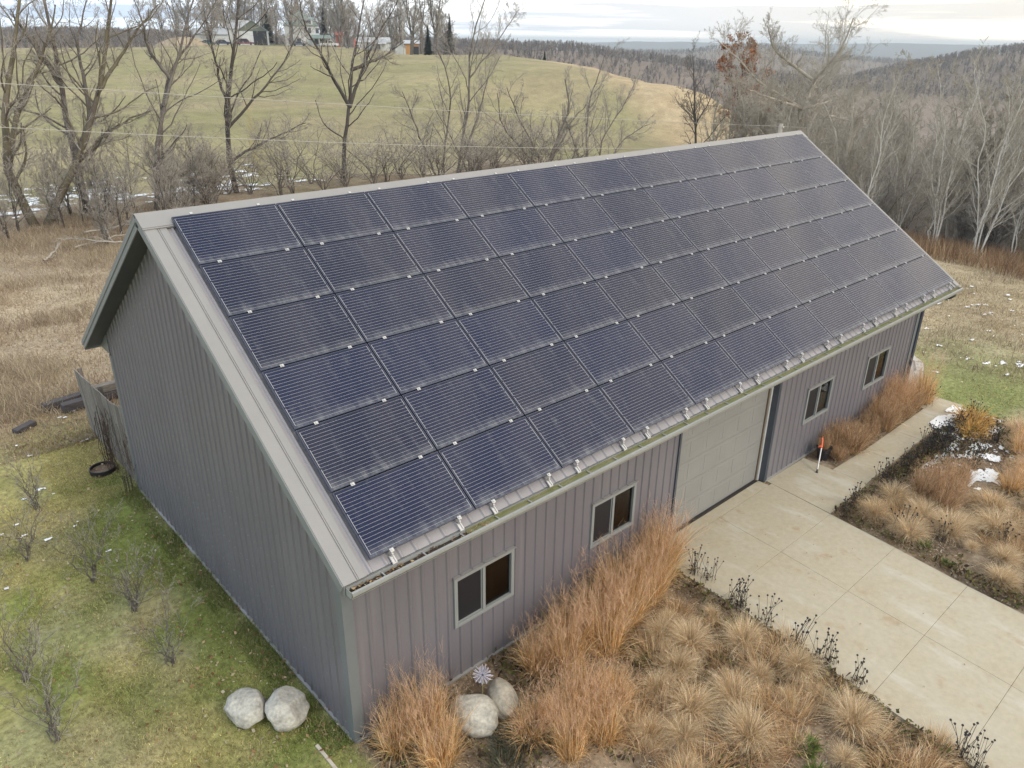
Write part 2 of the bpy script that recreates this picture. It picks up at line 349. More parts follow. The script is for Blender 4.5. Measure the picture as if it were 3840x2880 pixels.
# zones of the ground: base colours as they are (turf, straw, soil, litter), mixed per vertex
C_ = lambda *a: np.array(a, float)
def ground_colour(x, y):
    n1 = fbm(x, y, 3.0, 1); n2 = fbm(x, y, 0.9, 7); n3 = fbm(x, y, 14, 3); n4 = fbm(x, y, 0.35, 9, 2)
    green = C_(.175, .20, .055); olive = C_(.335, .30, .125); straw = C_(.43, .36, .255); tan = C_(.335, .275, .20); mulch = C_(.27, .205, .14); litter = C_(.20, .135, .08)
    dk = C_(.11, .08, .055)
    def mix(a, b, t): return a * (1 - t[:, None]) + b * t[:, None]
    one = np.ones_like(x)
    c = mix(np.outer(one, tan), np.outer(one, straw), sstep(.35, .7, n1 * .6 + n2 * .4))          # rough meadow
    c = mix(c, np.outer(one, litter), sstep(.5, .75, fbm(x, y, 2.2, 21)) * .6)
    lawn = sstep(.8, -.4, x - 0.0) * sstep(14.5, 11.5, y + (n1 - .5) * 3)                             # west lawn
    lc = mix(np.outer(one, olive), np.outer(one, green), np.clip(sstep(.38, .66, n1 * .5 + n2 * .5) + sstep(-1.9, -.1, x) * .75 * sstep(10.5, 9, y), 0, 1))
    lc = mix(lc, np.outer(one, straw), sstep(.5, .8, fbm(x, y, 1.6, 33)) * .35)
    c = mix(c, lc, lawn)
    el = sstep(18.4, 19.2, x) * sstep(-6, -2, y) * sstep(31, 20, x + (n3 - .5) * 8)                 # east lawn
    ec = mix(np.outer(one, C_(.21, .24, .09)), np.outer(one, straw * .9), sstep(.42, .7, n1 * .5 + n2 * .5) * .65)
    c = mix(c, ec, el)
    em = sstep(24, 32, x) * sstep(34, 26, y) * sstep(45, 36, x)
    c = mix(c, mix(np.outer(one, C_(.255, .215, .11)), np.outer(one, straw), n2), em * .8)
    bed = sstep(-.15, .1, x) * sstep(18.9, 18.5, x) * sstep(0.05, -.05, y) * sstep(-14, -12, y)
    bc = mix(np.outer(one, mulch), np.outer(one, dk), sstep(.45, .7, n2 * .6 + n4 * .4) * .8)
    bc = mix(bc, np.outer(one, C_(.36, .30, .22)), sstep(.5, .7, fbm(x, y, .5, 13)) * .6)
    c = mix(c, bc, bed)
    under = sstep(31, 36, y + (n1 - .5) * 5) * sstep(45.5, 43.5, y) * sstep(70, 50, x)
    c = mix(c, mix(np.outer(one, litter * .9), np.outer(one, tan), n2), under * .85)
    field = sstep(44.5, 47, y + (n1 - .5) * 2) * sstep(0, 1, one)
    fc = mix(np.outer(one, C_(.245, .228, .122)), np.outer(one, C_(.29, .25, .15)), sstep(.35, .65, n3 * .5 + fbm(x, y, 30, 4) * .5))
    fc = mix(fc, np.outer(one, C_(.212, .21, .105)), sstep(.55, .75, fbm(x * .35, y, 8, 44)) * .5)
    stub = sstep(-4, 6, (x - 104) * .80 - (y - 88) * .55 + (fbm(x, y, 25, 8) - .5) * 14)
    fc = mix(fc, mix(np.outer(one, C_(.41, .335, .22)), np.outer(one, C_(.36, .28, .17)), n1), stub)
    c = mix(c, fc, field)
    dx = x - CAM[0]; dy = y - CAM[1]; r = np.hypot(dx, dy); cc = col_of(dx, dy)
    ruts = fbm(x * .35, y, 7, 91); c = c * (1 + (ruts - .5)[:, None] * .35 * (field * sstep(46, 60, y))[:, None])
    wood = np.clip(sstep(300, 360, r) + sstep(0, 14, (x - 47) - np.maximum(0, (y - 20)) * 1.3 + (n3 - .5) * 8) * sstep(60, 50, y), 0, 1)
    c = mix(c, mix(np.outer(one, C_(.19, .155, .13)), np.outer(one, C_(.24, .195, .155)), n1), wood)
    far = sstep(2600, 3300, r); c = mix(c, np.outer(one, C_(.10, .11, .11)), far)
    return c

def build_ground():
    az0 = math.atan2(HF[1], HF[0])
    a_in = np.linspace(-0.92, 0.92, 520); a_out = np.linspace(0.92, 2 * math.pi - 0.92, 90)[1:-1]
    A = np.concatenate([a_in, a_out]) ; na = len(A)
    R = [0.6]
    while R[-1] < 9000: R.append(R[-1] * (1.030 if R[-1] < 6 else 1.0105 if R[-1] < 60 else 1.016 if R[-1] < 500 else 1.03))
    R = np.array(R); nr = len(R)
    X = CAM[0] + np.outer(R, np.cos(az0 - A)); Y = CAM[1] + np.outer(R, np.sin(az0 - A))
    x = X.ravel(); y = Y.ravel(); z = terrain(x, y)
    rr = np.repeat(R, na)
    bumps = (fbm(x, y, 1.4, 2) - .5) * .10 + (fbm(x, y, .4, 6) - .5) * .05
    keep = np.clip(np.minimum.reduce([np.maximum.reduce([-x, x - 18.4, -y, y - 9.2]) * 2, one_like(x)]), 0, 1)
    slab = (x > 6.2) & (x < 19.5) & (y < 0.3) & (y > -14) & ((x < 11.3) | (y > -2))
    z = z + bumps * keep * np.where(slab, 0, 1) - np.where(slab, .03, 0)
    z += (fbm(x, y, 9, 12) - .5) * .35 * sstep(20, 60, rr)
    V = np.stack([x, y, z], 1); c0 = len(V)
    V = np.vstack([V, [[CAM[0], CAM[1], -.02]]])
    j = np.arange(na); j2 = (j + 1) % na
    Fq = np.concatenate([np.stack([i * na + j, (i + 1) * na + j, (i + 1) * na + j2, i * na + j2], 1) for i in range(nr - 1)])
    Ft = np.stack([np.full(na, c0), j, j2], 1)
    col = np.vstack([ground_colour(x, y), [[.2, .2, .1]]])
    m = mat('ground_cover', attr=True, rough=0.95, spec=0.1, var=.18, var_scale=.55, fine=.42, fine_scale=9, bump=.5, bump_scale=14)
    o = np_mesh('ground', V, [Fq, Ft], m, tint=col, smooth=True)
    tag(o, kind='structure')
def one_like(x): return np.ones_like(x)
build_ground()
def GT(px, py, n=40):
    """ground point seen at a photo pixel (marching on the terrain)"""
    d = ray(px, py); d = d / math.hypot(d[0], d[1])
    r = np.geomspace(5, 900, 900); q = CAM[None] + d[None] * r[:, None]; dz = q[:, 2] - terrain(q[:, 0], q[:, 1])
    i = int(np.argmax(dz < 0)) if (dz < 0).any() else 899
    return q[i]

# ------------------------------------------------------------------ the metal building
LEN, WID, PITCH = 18.42, 9.2, math.radians(33.69)
TA = math.tan(PITCH); CA, SA = math.cos(PITCH), math.sin(PITCH)
AX, AY, AZ, PHT, PWD = 0.0902, -0.6526, 3.6055, 1.0072, 1.67
EAVE, OVG = -0.686, 0.31
def zroof(y):
    y = np.minimum(y, WID - y); return AZ + (y - AY) * TA - 0.156
ZE, ZR = float(zroof(EAVE)), float(zroof(WID / 2))
barn = empty('metal_building', (9.2, 4.6, 0), label='long charcoal grey metal building with gable roof under solar panels', cat='building')

OPEN = [(1.85, 3.05, 1.07, 1.99), (4.92, 6.10, 1.08, 1.99), (12.42, 13.65, 1.05, 1.97), (15.52, 16.80, 1.03, 1.95)]
GARAGE = (7.42, 11.02)
def rib_profile(a0, a1, extra=(), pitch=0.2286, first=0.09, h=0.021):
    pts = [(a0, 0.0), (a1, 0.0)]
    k = a0 + first
    while k < a1 - .04:
        pts += [(k - .030, 0.0), (k - .012, h), (k + .012, h), (k + .030, 0.0)]; k += pitch
    pts.sort()
    xs = [p[0] for p in pts]; hs = [p[1] for p in pts]
    for e in extra: pts.append((e, float(np.interp(e, xs, hs))))
    return sorted(set(pts))
def wall_mesh(name, axis, at, sgn, a0, a1, ztop, openings=(), zbot=0.05, parent=barn, mi=None):
    """ribbed sheet; axis 0: runs along x at y=at; axis 1: along y at x=at; ribs towards sgn"""
    mb = MB(); ex = [e for o in openings for e in o[:2]]
    pr = rib_profile(a0, a1, ex)
    def P(a, h, z): return (a, at + sgn * h, z) if axis == 0 else (at + sgn * h, a, z)
    for (p, hp), (q, hq) in zip(pr[:-1], pr[1:]):
        mid = (p + q) / 2; zs = [(zbot, zbot, ztop(p), ztop(q))]
        for o in openings:
            if o[0] <= mid <= o[1]: zs = ([(zbot, zbot, o[2], o[2])] if o[2] > zbot else []) + ([(o[3], o[3], ztop(p), ztop(q))] if o[3] < ztop(mid) else [])
        for z0, z0b, z1, z1b in zs: mb.face([P(p, hp, z0), P(q, hq, z0b), P(q, hq, z1b), P(p, hp, z1)])
    if not openings or axis == 1:      # screw rows
        k = a0 + .09 + .11
        while k < a1 - .05:
            for z in np.arange(.22, 7, .61):
                if z < ztop(k) - .1:
                    q = P(k, .004, z); mb.box(q[0] - .006, q[0] + .006, q[1] - .006, q[1] + .006, z - .006, z + .006, 1)
            k += .2286
    return mb.build(name, [M_wall, M_trim], parent)
SOF = 3.29
wall_mesh('wall', 0, 0.0, -1, 0.05, GARAGE[0], lambda a: SOF + .02, OPEN[:2]); wall_mesh('wall', 0, 0.0, -1, GARAGE[1], LEN - .05, lambda a: SOF + .02, OPEN[2:])
wall_mesh('wall', 0, WID, 1, 0.05, LEN - .05, lambda a: SOF + .02)
gz = lambda a: float(zroof(a)) - .09
wall_mesh('gable_wall', 1, 0.0, -1, 0.05, WID - .05, gz)
wall_mesh('gable_wall', 1, LEN, 1, 0.05, WID - .05, gz)
# corner trims
for cx, sx in ((0, -1), (LEN, 1)):
    for cy, sy in ((0, -1), (WID, 1)):
        mb = MB(); e = .028
        mb.prism([(cx + sx * e, cy + sy * e), (cx - sx * .13, cy + sy * e), (cx - sx * .13, cy + sy * .004), (cx + sx * .004, cy + sy * .004), (cx + sx * .004, cy - sy * .13), (cx + sx * e, cy - sy * .13)], 2, .03, SOF if sy < 0 else SOF)
        mb.build('corner_trim', M_corner, barn)
# base trim and skirt boards
def base(a, b, axis, at, sgn):
    mb = MB()
    if axis == 0:
        mb.prism([(at + sgn * .003, .055), (at + sgn * .045, .045), (at + sgn * .045, .015), (at + sgn * .003, .015)], 0, a, b)
        o = mb.build('base_trim', M_trim, barn); m2 = MB(); m2.box(a, b, min(at - .02 * sgn, at + .02 * sgn), max(at - .02 * sgn, at + .02 * sgn), -.2, .013); m2.build('skirt_board', M_skirt, barn)
    else:
        mb.prism([(at + sgn * .003, .055), (at + sgn * .045, .045), (at + sgn * .045, .015), (at + sgn * .003, .015)], 1, a, b)
        o = mb.build('base_trim', M_trim, barn); m2 = MB(); m2.box(min(at - .02 * sgn, at + .02 * sgn), max(at - .02 * sgn, at + .02 * sgn), a, b, -.2, .013); m2.build('skirt_board', M_skirt, barn)
base(0.0, GARAGE[0], 0, 0, -1); base(GARAGE[1], LEN, 0, 0, -1); base(.05, WID - .05, 1, 0, -1); base(0, LEN, 0, WID, 1); base(.05, WID - .05, 1, LEN, 1)
# interior
mb = MB(); mb.box(.1, LEN - .1, .1, WID - .1, -.1, .03); mb.build('floor', M_dark, barn)
mb = MB(); mb.box(.12, LEN - .12, 4.2, 4.28, .03, 3.2); mb.build('partition', M_dark, barn)
mb = MB(); mb.box(7.36, 7.40, .1, 4.2, .03, 3.2); mb.build('partition', M_dark, barn); mb = MB(); mb.box(11.05, 11.09, .1, 4.2, .03, 3.2); mb.build('partition', M_dark, barn)

# windows
def glass_mat():
    m = bpy.data.materials.new('window_glass'); m.use_nodes = True; t = m.node_tree; t.nodes.clear()
    o = N(t, 'ShaderNodeOutputMaterial'); mx = N(t, 'ShaderNodeMixShader'); tr = N(t, 'ShaderNodeBsdfTransparent'); gl = N(t, 'ShaderNodeBsdfGlossy', Roughness=.01)
    tr.inputs[0].default_value = (.86, .9, .88, 1); fr = N(t, 'ShaderNodeFresnel', IOR=1.6)
    t.links.new(fr.outputs[0], mx.inputs[0]); t.links.new(tr.outputs[0], mx.inputs[1]); t.links.new(gl.outputs[0], mx.inputs[2]); t.links.new(mx.outputs[0], o.inputs[0]); return m
M_glass = glass_mat()
M_winframe = mat('window_frame_grey', (0.255, 0.27, 0.265), 0.45, var=.04)
def window(x0, x1, z0, z1, i):
    fr = .052; mb = MB(); xm = (x0 + x1) / 2 - .02; yo, yi = -.038, .05
    mb.box(x0 - .012, x0 + fr, yo, yi, z0 - .012, z1 + .012); mb.box(x1 - fr, x1 + .012, yo, yi, z0 - .012, z1 + .012)
    mb.box(x0 + fr, x1 - fr, yo, yi, z1 - fr, z1 + .012); mb.box(x0 + fr, x1 - fr, yo - .003, yi, z0 - .012, z0 + fr)
    mb.box(xm - .028, xm + .028, yo + .006, yi, z0 + fr, z1 - fr)
    wnd = mb.build('window', M_winframe, barn, bevel=.004)
    g = MB(); g.box(xm + .028, x1 - fr, .012, .017, z0 + fr, z1 - fr); g.build('glass_pane', M_glass, wnd)
    g = MB(); g.box(x0 + fr, xm - .028, .030, .035, z0 + fr, z1 - fr); g.build('glass_pane', M_glass, wnd)
    s = MB(); e = .018; y0 = -.004; a, b, c, d = x0 + fr, xm - .028, z0 + fr, z1 - fr
    s.box(a, a + e, y0, y0 + .014, c, d); s.box(b - e, b, y0, y0 + .014, c, d); s.box(a + e, b - e, y0, y0 + .014, c, c + e); s.box(a + e, b - e, y0, y0 + .014, d - e, d)
    s.box(a + e, b - e, y0 + .005, y0 + .008, c + e, d - e, 1)
    s.build('screen', [M_winframe, mat('screen_mesh', (.012, .013, .017), .5)], wnd)
    # drip cap, notched where it meets the wall ribs
    dc = MB(); dc.box(x0 - .03, x1 + .03, -.062, -.036, z1 + .012, z1 + .03)
    k = .05 + .09; xs = [x0 - .03]
    while k < x1: 
        if k > x0: xs.append(k)
        k += .2286
    xs.append(x1 + .03)
    for p, q in zip(xs[:-1], xs[1:]): dc.box(p + .016, q - .016, -.036, -.002, z1 + .014, z1 + .034)
    dc.build('drip_cap', M_trim, wnd)
    sl = MB(); sl.box(x0 - .02, x1 + .02, .055, .30, z0 - .03, z0 + .066); sl.build('sill', M_wood, wnd)
for i, o in enumerate(OPEN): window(*o, i)
# what stands just inside the windows
mb = MB(); mb.tube([(2.98, .55, .03), (2.98, .55, 2.6)], .035, 10); mb.build('pipe', M_white, barn); mb = MB(); mb.tube([(13.35, .5, .03), (13.35, .5, 2.6)], .05, 10); mb.build('pipe', M_white, barn)
mb = MB(); mb.box(1.9, 6.6, .55, 1.2, .82, .88); mb.build('workbench', M_dark, barn); mb = MB(); mb.box(12.0, 14.4, .55, 1.2, .82, .88); mb.build('workbench', M_dark, barn)
ir = random.Random(12)
for xx in (2.75, 5.75, 5.98, 13.15, 13.0, 2.95, 16.5):
    mb = MB(); hh = ir.uniform(.18, .5); mb.box(xx, xx + ir.uniform(.12, .3), ir.uniform(.5, .7), .95, .885, .885 + hh); mb.build('box', mat('box_%d' % ir.randrange(4), ((.55, .5, .42), (.3, .06, .04), (.45, .45, .46), (.12, .16, .2))[ir.randrange(4)], .7), barn)
mb = MB(); mb.box(16.3, 16.9, .35, .4, .9, 2.1); mb.build('reflection_panel', mat('green_reflection', (.25, .30, .12), .8, base2=(.5, .52, .36), var_scale=2.5, stretch=(9, 1, .6)), barn)  # added panel; the green reflection in the pane is put into its colour
mb = MB(); mb.tube([(2.62, .36, .93), (2.82, .40, .95)], .03, 8); mb.build('caulk_tube', mat('cream_plastic', (.6, .5, .36), .5), barn)

# garage door, recessed
gx0, gx1 = GARAGE; yd = .17
mb = MB(); H = .525; nc, nr_ = 6, 6; pw = (gx1 - .14 - gx0) / nc
xr = gx1 - .14
for r in range(nr_):
    z0 = .045 + r * H; mb.box(gx0, xr, yd, yd + .04, z0 + .003, z0 + H - .003)
    for c in range(nc):
        a, b = gx0 + c * pw + .055, gx0 + (c + 1) * pw - .055; c0, c1 = z0 + .09, z0 + H - .08
        # raised panel: bevelled ring and field
        def ring(i0, y0, i1, y1):
            q0 = [(a + i0, c0 + i0), (b - i0, c0 + i0), (b - i0, c1 - i0), (a + i0, c1 - i0)]; q1 = [(a + i1, c0 + i1), (b - i1, c0 + i1), (b - i1, c1 - i1), (a + i1, c1 - i1)]
            for k in range(4):
                j = (k + 1) % 4
                mb.face([(q0[k][0], y0, q0[k][1]), (q0[j][0], y0, q0[j][1]), (q1[j][0], y1, q1[j][1]), (q1[k][0], y1, q1[k][1])])
            return q1
        ring(-.006, yd - .001, 0, yd - .006); ring(0, yd - .006, .016, yd - .006); q = ring(.016, yd - .006, .034, yd - .003)
        mb.face([(p[0], yd - .003, p[1]) for p in q])
gd = mb.build('garage_door', M_door, barn)
sb = MB(); sb.box(gx0, xr, yd - .01, yd + .04, .028, .045); sb.build('bottom_seal', M_black, gd)
mb = MB(); mb.box(gx1 - .045, gx1, -.03, yd + .1, .03, 3.3, 0); mb.box(gx1, gx1 + .05, -.034, -.022, .03, 3.3, 0); mb.build('door_reveal', M_reveal, barn)
mb = MB(); mb.box(gx1 - .10, gx1 - .046, yd - .06, yd + .06, .03, 3.3); mb.build('door_stop', M_white, barn)
mb = MB(); mb.box(gx1 - .14, gx1 - .101, yd - .03, yd + .06, .03, 3.3); mb.build('weather_strip', mat('brown_strip', (.16, .12, .08), .8), barn)
mb = MB(); mb.box(gx0 - .06, gx0 - .002, -.03, yd + .1, .03, 3.3); mb.build('door_reveal', M_reveal, barn)

# roof slopes
def slope_pt(side, x, s, h):
    """s metres up the slope from the eave edge, h metres above the sheet"""
    y = EAVE + s * CA - h * SA; z = ZE + s * SA + h * CA
    return (x, y if side < 0 else WID - y, z)
SL = (WID / 2 - EAVE) / CA
def roof_slope(side):
    mb = MB(); pr = rib_profile(-OVG, LEN + OVG, (), .2286, .16, .02)
    for (p, hp), (q, hq) in zip(pr[:-1], pr[1:]):
        mb.face([slope_pt(side, p, 0, hp), slope_pt(side, q, 0, hq), slope_pt(side, q, SL, hq), slope_pt(side, p, SL, hp)])
        mb.face([slope_pt(side, p, 0, hp), slope_pt(side, q, 0, hq), slope_pt(side, q, 0, -.012), slope_pt(side, p, 0, -.012)])
    mb.face([slope_pt(side, -OVG, 0, -.012), slope_pt(side, LEN + OVG, 0, -.012), slope_pt(side, LEN + OVG, SL, -.012), slope_pt(side, -OVG, SL, -.012)])
    rf = mb.build('roof', M_roof, barn)
    def strip(b, x0, x1, s0, s1, h0, h1, mi=0):
        P = [slope_pt(side, x, s, h) for h in (h0, h1) for x, s in ((x0, s0), (x1, s0), (x1, s1), (x0, s1))]
        n = len(b.v); b.v += P
        for f in ((0, 3, 2, 1), (4, 5, 6, 7), (0, 1, 5, 4), (1, 2, 6, 5), (2, 3, 7, 6), (3, 0, 4, 7)): b.f.append(tuple(n + i for i in f)); b.m.append(mi)
    for x0, d in ((-OVG, 1), (LEN + OVG, -1)):
        b = MB()
        def st(u0, u1, h0, h1): strip(b, min(x0 + d * u0, x0 + d * u1), max(x0 + d * u0, x0 + d * u1), -.015, SL - .12, h0, h1)
        st(-.02, .155, .001, .044); st(.155, .172, .001, .030); st(.172, .186, .001, .042); st(.186, .198, .001, .028); st(.198, .30, .001, .036 if d > 0 else .024)
        b.build('rake_trim', M_trim, rf)
        b = MB(); strip(b, min(x0 - d * .022, x0 - d * .002), max(x0 - d * .022, x0 - d * .002), -.012, SL - .02, -.135, .0); strip(b, min(x0 - d * .034, x0 - d * .023), max(x0 - d * .034, x0 - d * .023), -.013, SL - .02, -.045, .038)
        b.build('fascia', M_fascia, barn)
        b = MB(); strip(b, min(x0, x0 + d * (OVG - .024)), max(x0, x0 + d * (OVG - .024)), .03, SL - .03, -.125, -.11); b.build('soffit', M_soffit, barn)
    b = MB(); strip(b, -OVG - .035, LEN + OVG + .035, SL - .30, SL + .02, .045, .058); strip(b, -OVG - .035, LEN + OVG + .035, SL - .315, SL - .30, .024, .058); strip(b, -OVG - .035, LEN + OVG + .035, SL - .29, SL - .265, .058, .066)
    b.build('ridge_cap', M_trim, rf)
    # eave soffit (ribbed), fascia
    b = MB(); y0, y1 = EAVE + .03, -.03
    if side > 0: y0, y1 = WID - y1, WID - y0
    k = 0
    for yy in np.arange(y0, y1 - .02, .06): b.box(.012, LEN - .012, yy, min(yy + .052, y1), SOF, SOF + .012)
    b.box(.012, LEN - .012, y0, y1, SOF + .012, SOF + .02); b.build('eave_soffit', M_fascia, barn)
    b = MB(); b.box(-OVG, LEN + OVG, (EAVE + .005) if side < 0 else WID - EAVE - .028, (EAVE + .028) if side < 0 else WID - EAVE - .005, SOF - .02, ZE - .02); b.build('fascia', M_fascia, barn)
    for x0, d in ((0, 1), (LEN, -1)):     # the eave boxes close in line with the gable wall
        b = MB(); f = lambda y: y if side < 0 else WID - y
        b.prism([(f(EAVE + .03), SOF), (f(-.03), SOF), (f(-.03), ZE - .03 + (-.03 - EAVE) * TA), (f(EAVE + .03), ZE - .03)], 0, min(x0 - d * .01, x0 + d * .01), max(x0 - d * .01, x0 + d * .01)); b.build('eave_return', M_fascia, barn)
roof_slope(-1); roof_slope(1)

# gutters (front one full of algae and, at the near end, leaves)
def gutter(side):
    f = lambda y: y if side < 0 else WID - y
    b = MB(); yb, yf, zt, zb = EAVE - .002, EAVE - .150, ZE - .03, ZE - .145; x0, x1 = -OVG + .02, LEN + OVG - .0
    th = .006
    for P in ([(yb, zt), (yb - th, zt), (yb - th, zb), (yb, zb)], [(yb - th, zb + th), (yf + .03, zb + th), (yf + .03, zb), (yb - th, zb)],
              [(yf + .03, zb + th), (yf + .03, zb), (yf, zb + .06), (yf + .006, zb + .06)], [(yf, zb + .06), (yf + .006, zb + .06), (yf + .006, zt), (yf, zt)],
              [(yf - .012, zt - .018), (yf + .022, zt - .018 + .01), (yf + .022, zt + .004), (yf - .012, zt + .004)]):
        b.prism([(f(y), z) for y, z in P], 0, x0, x1)
    for xe in (x0, x1 - .006): b.prism([(f(yb), zt), (f(yf), zt), (f(yf), zb + .06), (f(yf + .03), zb), (f(yb), zb)], 0, xe, xe + .006)
    g = b.build('gutter', M_gutter, barn)
    if side < 0:
        b = MB(); b.box(1.55, x1 - .02, yf + .012, yb - .0165, zb + .03, zt - .04); b.box(x0 + .02, 1.55, yf + .012, yb - .012, zb + .03, zt - .05, 1); b.box(1.55, x1 - .02, yb - .016, yb - .008, zb + .03, zt - .002); b.build('gutter_sludge', [M_algae, M_darkwood], g)
        for x in np.arange(.2, LEN, .62): b = MB(); b.box(x, x + .018, yf + .02, yb - .017, zt - .022, zt - .014); b.build('hanger', M_gutter, g)
        r = random.Random(3); b = MB()
        for k in range(150):
            x = x0 + .05 + (r.random() ** 1.5) * 2.2; y = r.uniform(yf + .02, yb - .02); z = zt - .045 + r.random() * .035; a = r.random() * 6.3; s = r.uniform(.012, .03)
            u = np.array([math.cos(a), math.sin(a), r.uniform(-.5, .5)]) * s; v = np.array([-math.sin(a), math.cos(a), r.uniform(-.5, .5)]) * s * .6
            p = np.array([x, y, z]); b.face([p - u, p - v, p + u, p + v], r.randrange(3))
        b.build('leaf_litter', [mat('leaf_a', (.22, .13, .06), .9), mat('leaf_b', (.36, .27, .15), .9), mat('leaf_c', (.10, .06, .035), .9)], g)['kind'] = 'stuff'
        b = MB(); xo = LEN + .05
        b.tube([(xo, EAVE - .06, ZE - .12), (xo, EAVE - .06, ZE - .2), (xo + .06, EAVE + .04, ZE - .3), (xo + .06, -.2, ZE - .52), (xo + .06, -.05, ZE - .62), (xo + .06, -.04, ZE - .8), (xo + .06, -.04, .1)], .05, 10)
        b.build('downspout', M_reveal, barn)
gutter(-1); gutter(1)

# ------------------------------------------------------------------ solar panels
def cell_mat():
    m = bpy.data.materials.new('solar_cells'); m.use_nodes = True; t = m.node_tree; p = t.nodes['Principled BSDF']; L = t.links.new
    tcn = N(t, 'ShaderNodeTexCoord'); sx = N(t, 'ShaderNodeSeparateXYZ'); L(tcn.outputs['Object'], sx.inputs[0])
    def M(op, a, b=None, c=None):
        n = N(t, 'ShaderNodeMath', operation=op)
        for i, v in enumerate((a, b, c)):
            if v is None: continue
            if isinstance(v, (int, float)): n.inputs[i].default_value = v
            else: L(v, n.inputs[i])
        return n.outputs[0]
    X, Y = sx.outputs['X'], sx.outputs['Y']
    per = 0.0523
    fy = M('ABSOLUTE', M('SUBTRACT', M('FRACT', M('DIVIDE', M('SUBTRACT', Y, .022), per)), .5))
    bus = M('LESS_THAN', fy, .0014 / per)                                # busbars along the panel
    inx = M('MULTIPLY', M('GREATER_THAN', X, .030), M('LESS_THAN', X, 1.620)); iny = M('MULTIPLY', M('GREATER_THAN', Y, .024), M('LESS_THAN', Y, .961))
    bus = M('MULTIPLY', bus, M('MULTIPLY', inx, iny))
    def seg(lo, hi, y0, y1): return M('MULTIPLY', M('MULTIPLY', M('GREATER_THAN', X, lo), M('LESS_THAN', X, hi)), M('MULTIPLY', M('GREATER_THAN', Y, y0), M('LESS_THAN', Y, y1)))
    e = seg(.027, .0335, .047, .336)
    for a, b in ((.362, .650), (.676, .940)): e = M('MAXIMUM', e, seg(.027, .0335, a, b))
    for a, b in ((.047, .180), (.205, .493), (.519, .807), (.833, .940)): e = M('MAXIMUM', e, seg(1.6165, 1.623, a, b))
    line = M('MAXIMUM', bus, e)
    gx = M('LESS_THAN', M('ABSOLUTE', M('SUBTRACT', M('FRACT', M('DIVIDE', M('SUBTRACT', X, .0275), .1595)), .5)), .006)   # gaps between cells
    gx = M('MULTIPLY', gx, inx)
    gy = M('LESS_THAN', M('ABSOLUTE', M('SUBTRACT', M('FRACT', M('ADD', M('DIVIDE', M('SUBTRACT', Y, .022), per * 3), .5)), .5)), .008)
    # each panel reads its own patch of dirt: dust along the lower edge, rain tracks, smears
    oi = N(t, 'ShaderNodeObjectInfo'); rv = M('MULTIPLY', oi.outputs['Random'], 57.0)
    cmb = N(t, 'ShaderNodeCombineXYZ'); L(X, cmb.inputs[0]); L(M('MULTIPLY', Y, .22), cmb.inputs[1]); L(rv, cmb.inputs[2])
    n1 = N(t, 'ShaderNodeTexNoise', Scale=9, Detail=5, Roughness=.65); L(cmb.outputs[0], n1.inputs['Vector'])
    cm2 = N(t, 'ShaderNodeCombineXYZ'); L(X, cm2.inputs[0]); L(Y, cm2.inputs[1]); L(rv, cm2.inputs[2])
    n2 = N(t, 'ShaderNodeTexNoise', Scale=3.0, Detail=7, Roughness=.72, Distortion=.7); L(cm2.outputs[0], n2.inputs['Vector'])
    low = M('POWER', M('MAXIMUM', M('SUBTRACT', 1.0, M('DIVIDE', M('SUBTRACT', Y, .0), .20)), 0.0), 1.6)
    def ramp(v, lo, hi, o0, o1):
        n = N(t, 'ShaderNodeMapRange', interpolation_type='SMOOTHSTEP'); L(v, n.inputs[0])
        for i, q in enumerate((lo, hi, o0, o1)): n.inputs[i + 1].default_value = q
        return n.outputs[0]
    dust = M('MULTIPLY', low, ramp(n1.outputs[0], .35, .65, .12, .40))
    smear = M('MULTIPLY', ramp(n2.outputs[0], .58, .80, 0, .16), ramp(n1.outputs[0], .42, .62, .1, 1))
    track = ramp(n1.outputs[0], .50, .76, 0.0, .09)
    dirt = M('MINIMUM', M('ADD', M('ADD', dust, smear), track), .6)
    def mixc(f, a, b):
        n = N(t, 'ShaderNodeMix', data_type='RGBA'); L(f, n.inputs['Factor'])
        for s, v in (('A', a), ('B', b)):
            if isinstance(v, tuple): n.inputs[s].default_value = (*v, 1)
            else: L(v, n.inputs[s])
        return n.outputs['Result']
    hue = N(t, 'ShaderNodeMix', data_type='RGBA'); L(oi.outputs['Random'], hue.inputs['Factor']); hue.inputs['A'].default_value = (.002, .009, .042, 1); hue.inputs['B'].default_value = (.004, .009, .033, 1)
    c = mixc(M('MULTIPLY', M('MAXIMUM', gx, gy), .5), hue.outputs['Result'], (.004, .005, .012))
    c = mixc(line, c, (.40, .40, .41))
    c = mixc(dirt, c, (.30, .31, .32))
    L(c, p.inputs['Base Color']); p.inputs['IOR'].default_value = 1.42
    rg = N(t, 'ShaderNodeMapRange'); L(dirt, rg.inputs[0]); rg.inputs[2].default_value = .6; rg.inputs[3].default_value = .09; rg.inputs[4].default_value = .5; L(rg.outputs[0], p.inputs['Roughness'])
    return m
M_cells = cell_mat()
ROWS = ['bottom row', 'second row up', 'third row up', 'fourth row up', 'fifth row up', 'top row']
ORD = ['first', 'second', 'third', 'fourth', 'fifth', 'sixth', 'seventh', 'eighth', 'ninth', 'tenth', 'eleventh']
def clamp_mb(x, y):
    b = MB(); b.box(x - .028, x + .028, y - .022, y + .022, .0, .008); b.box(x - .011, x + .011, y - .011, y + .011, .008, .022); return b
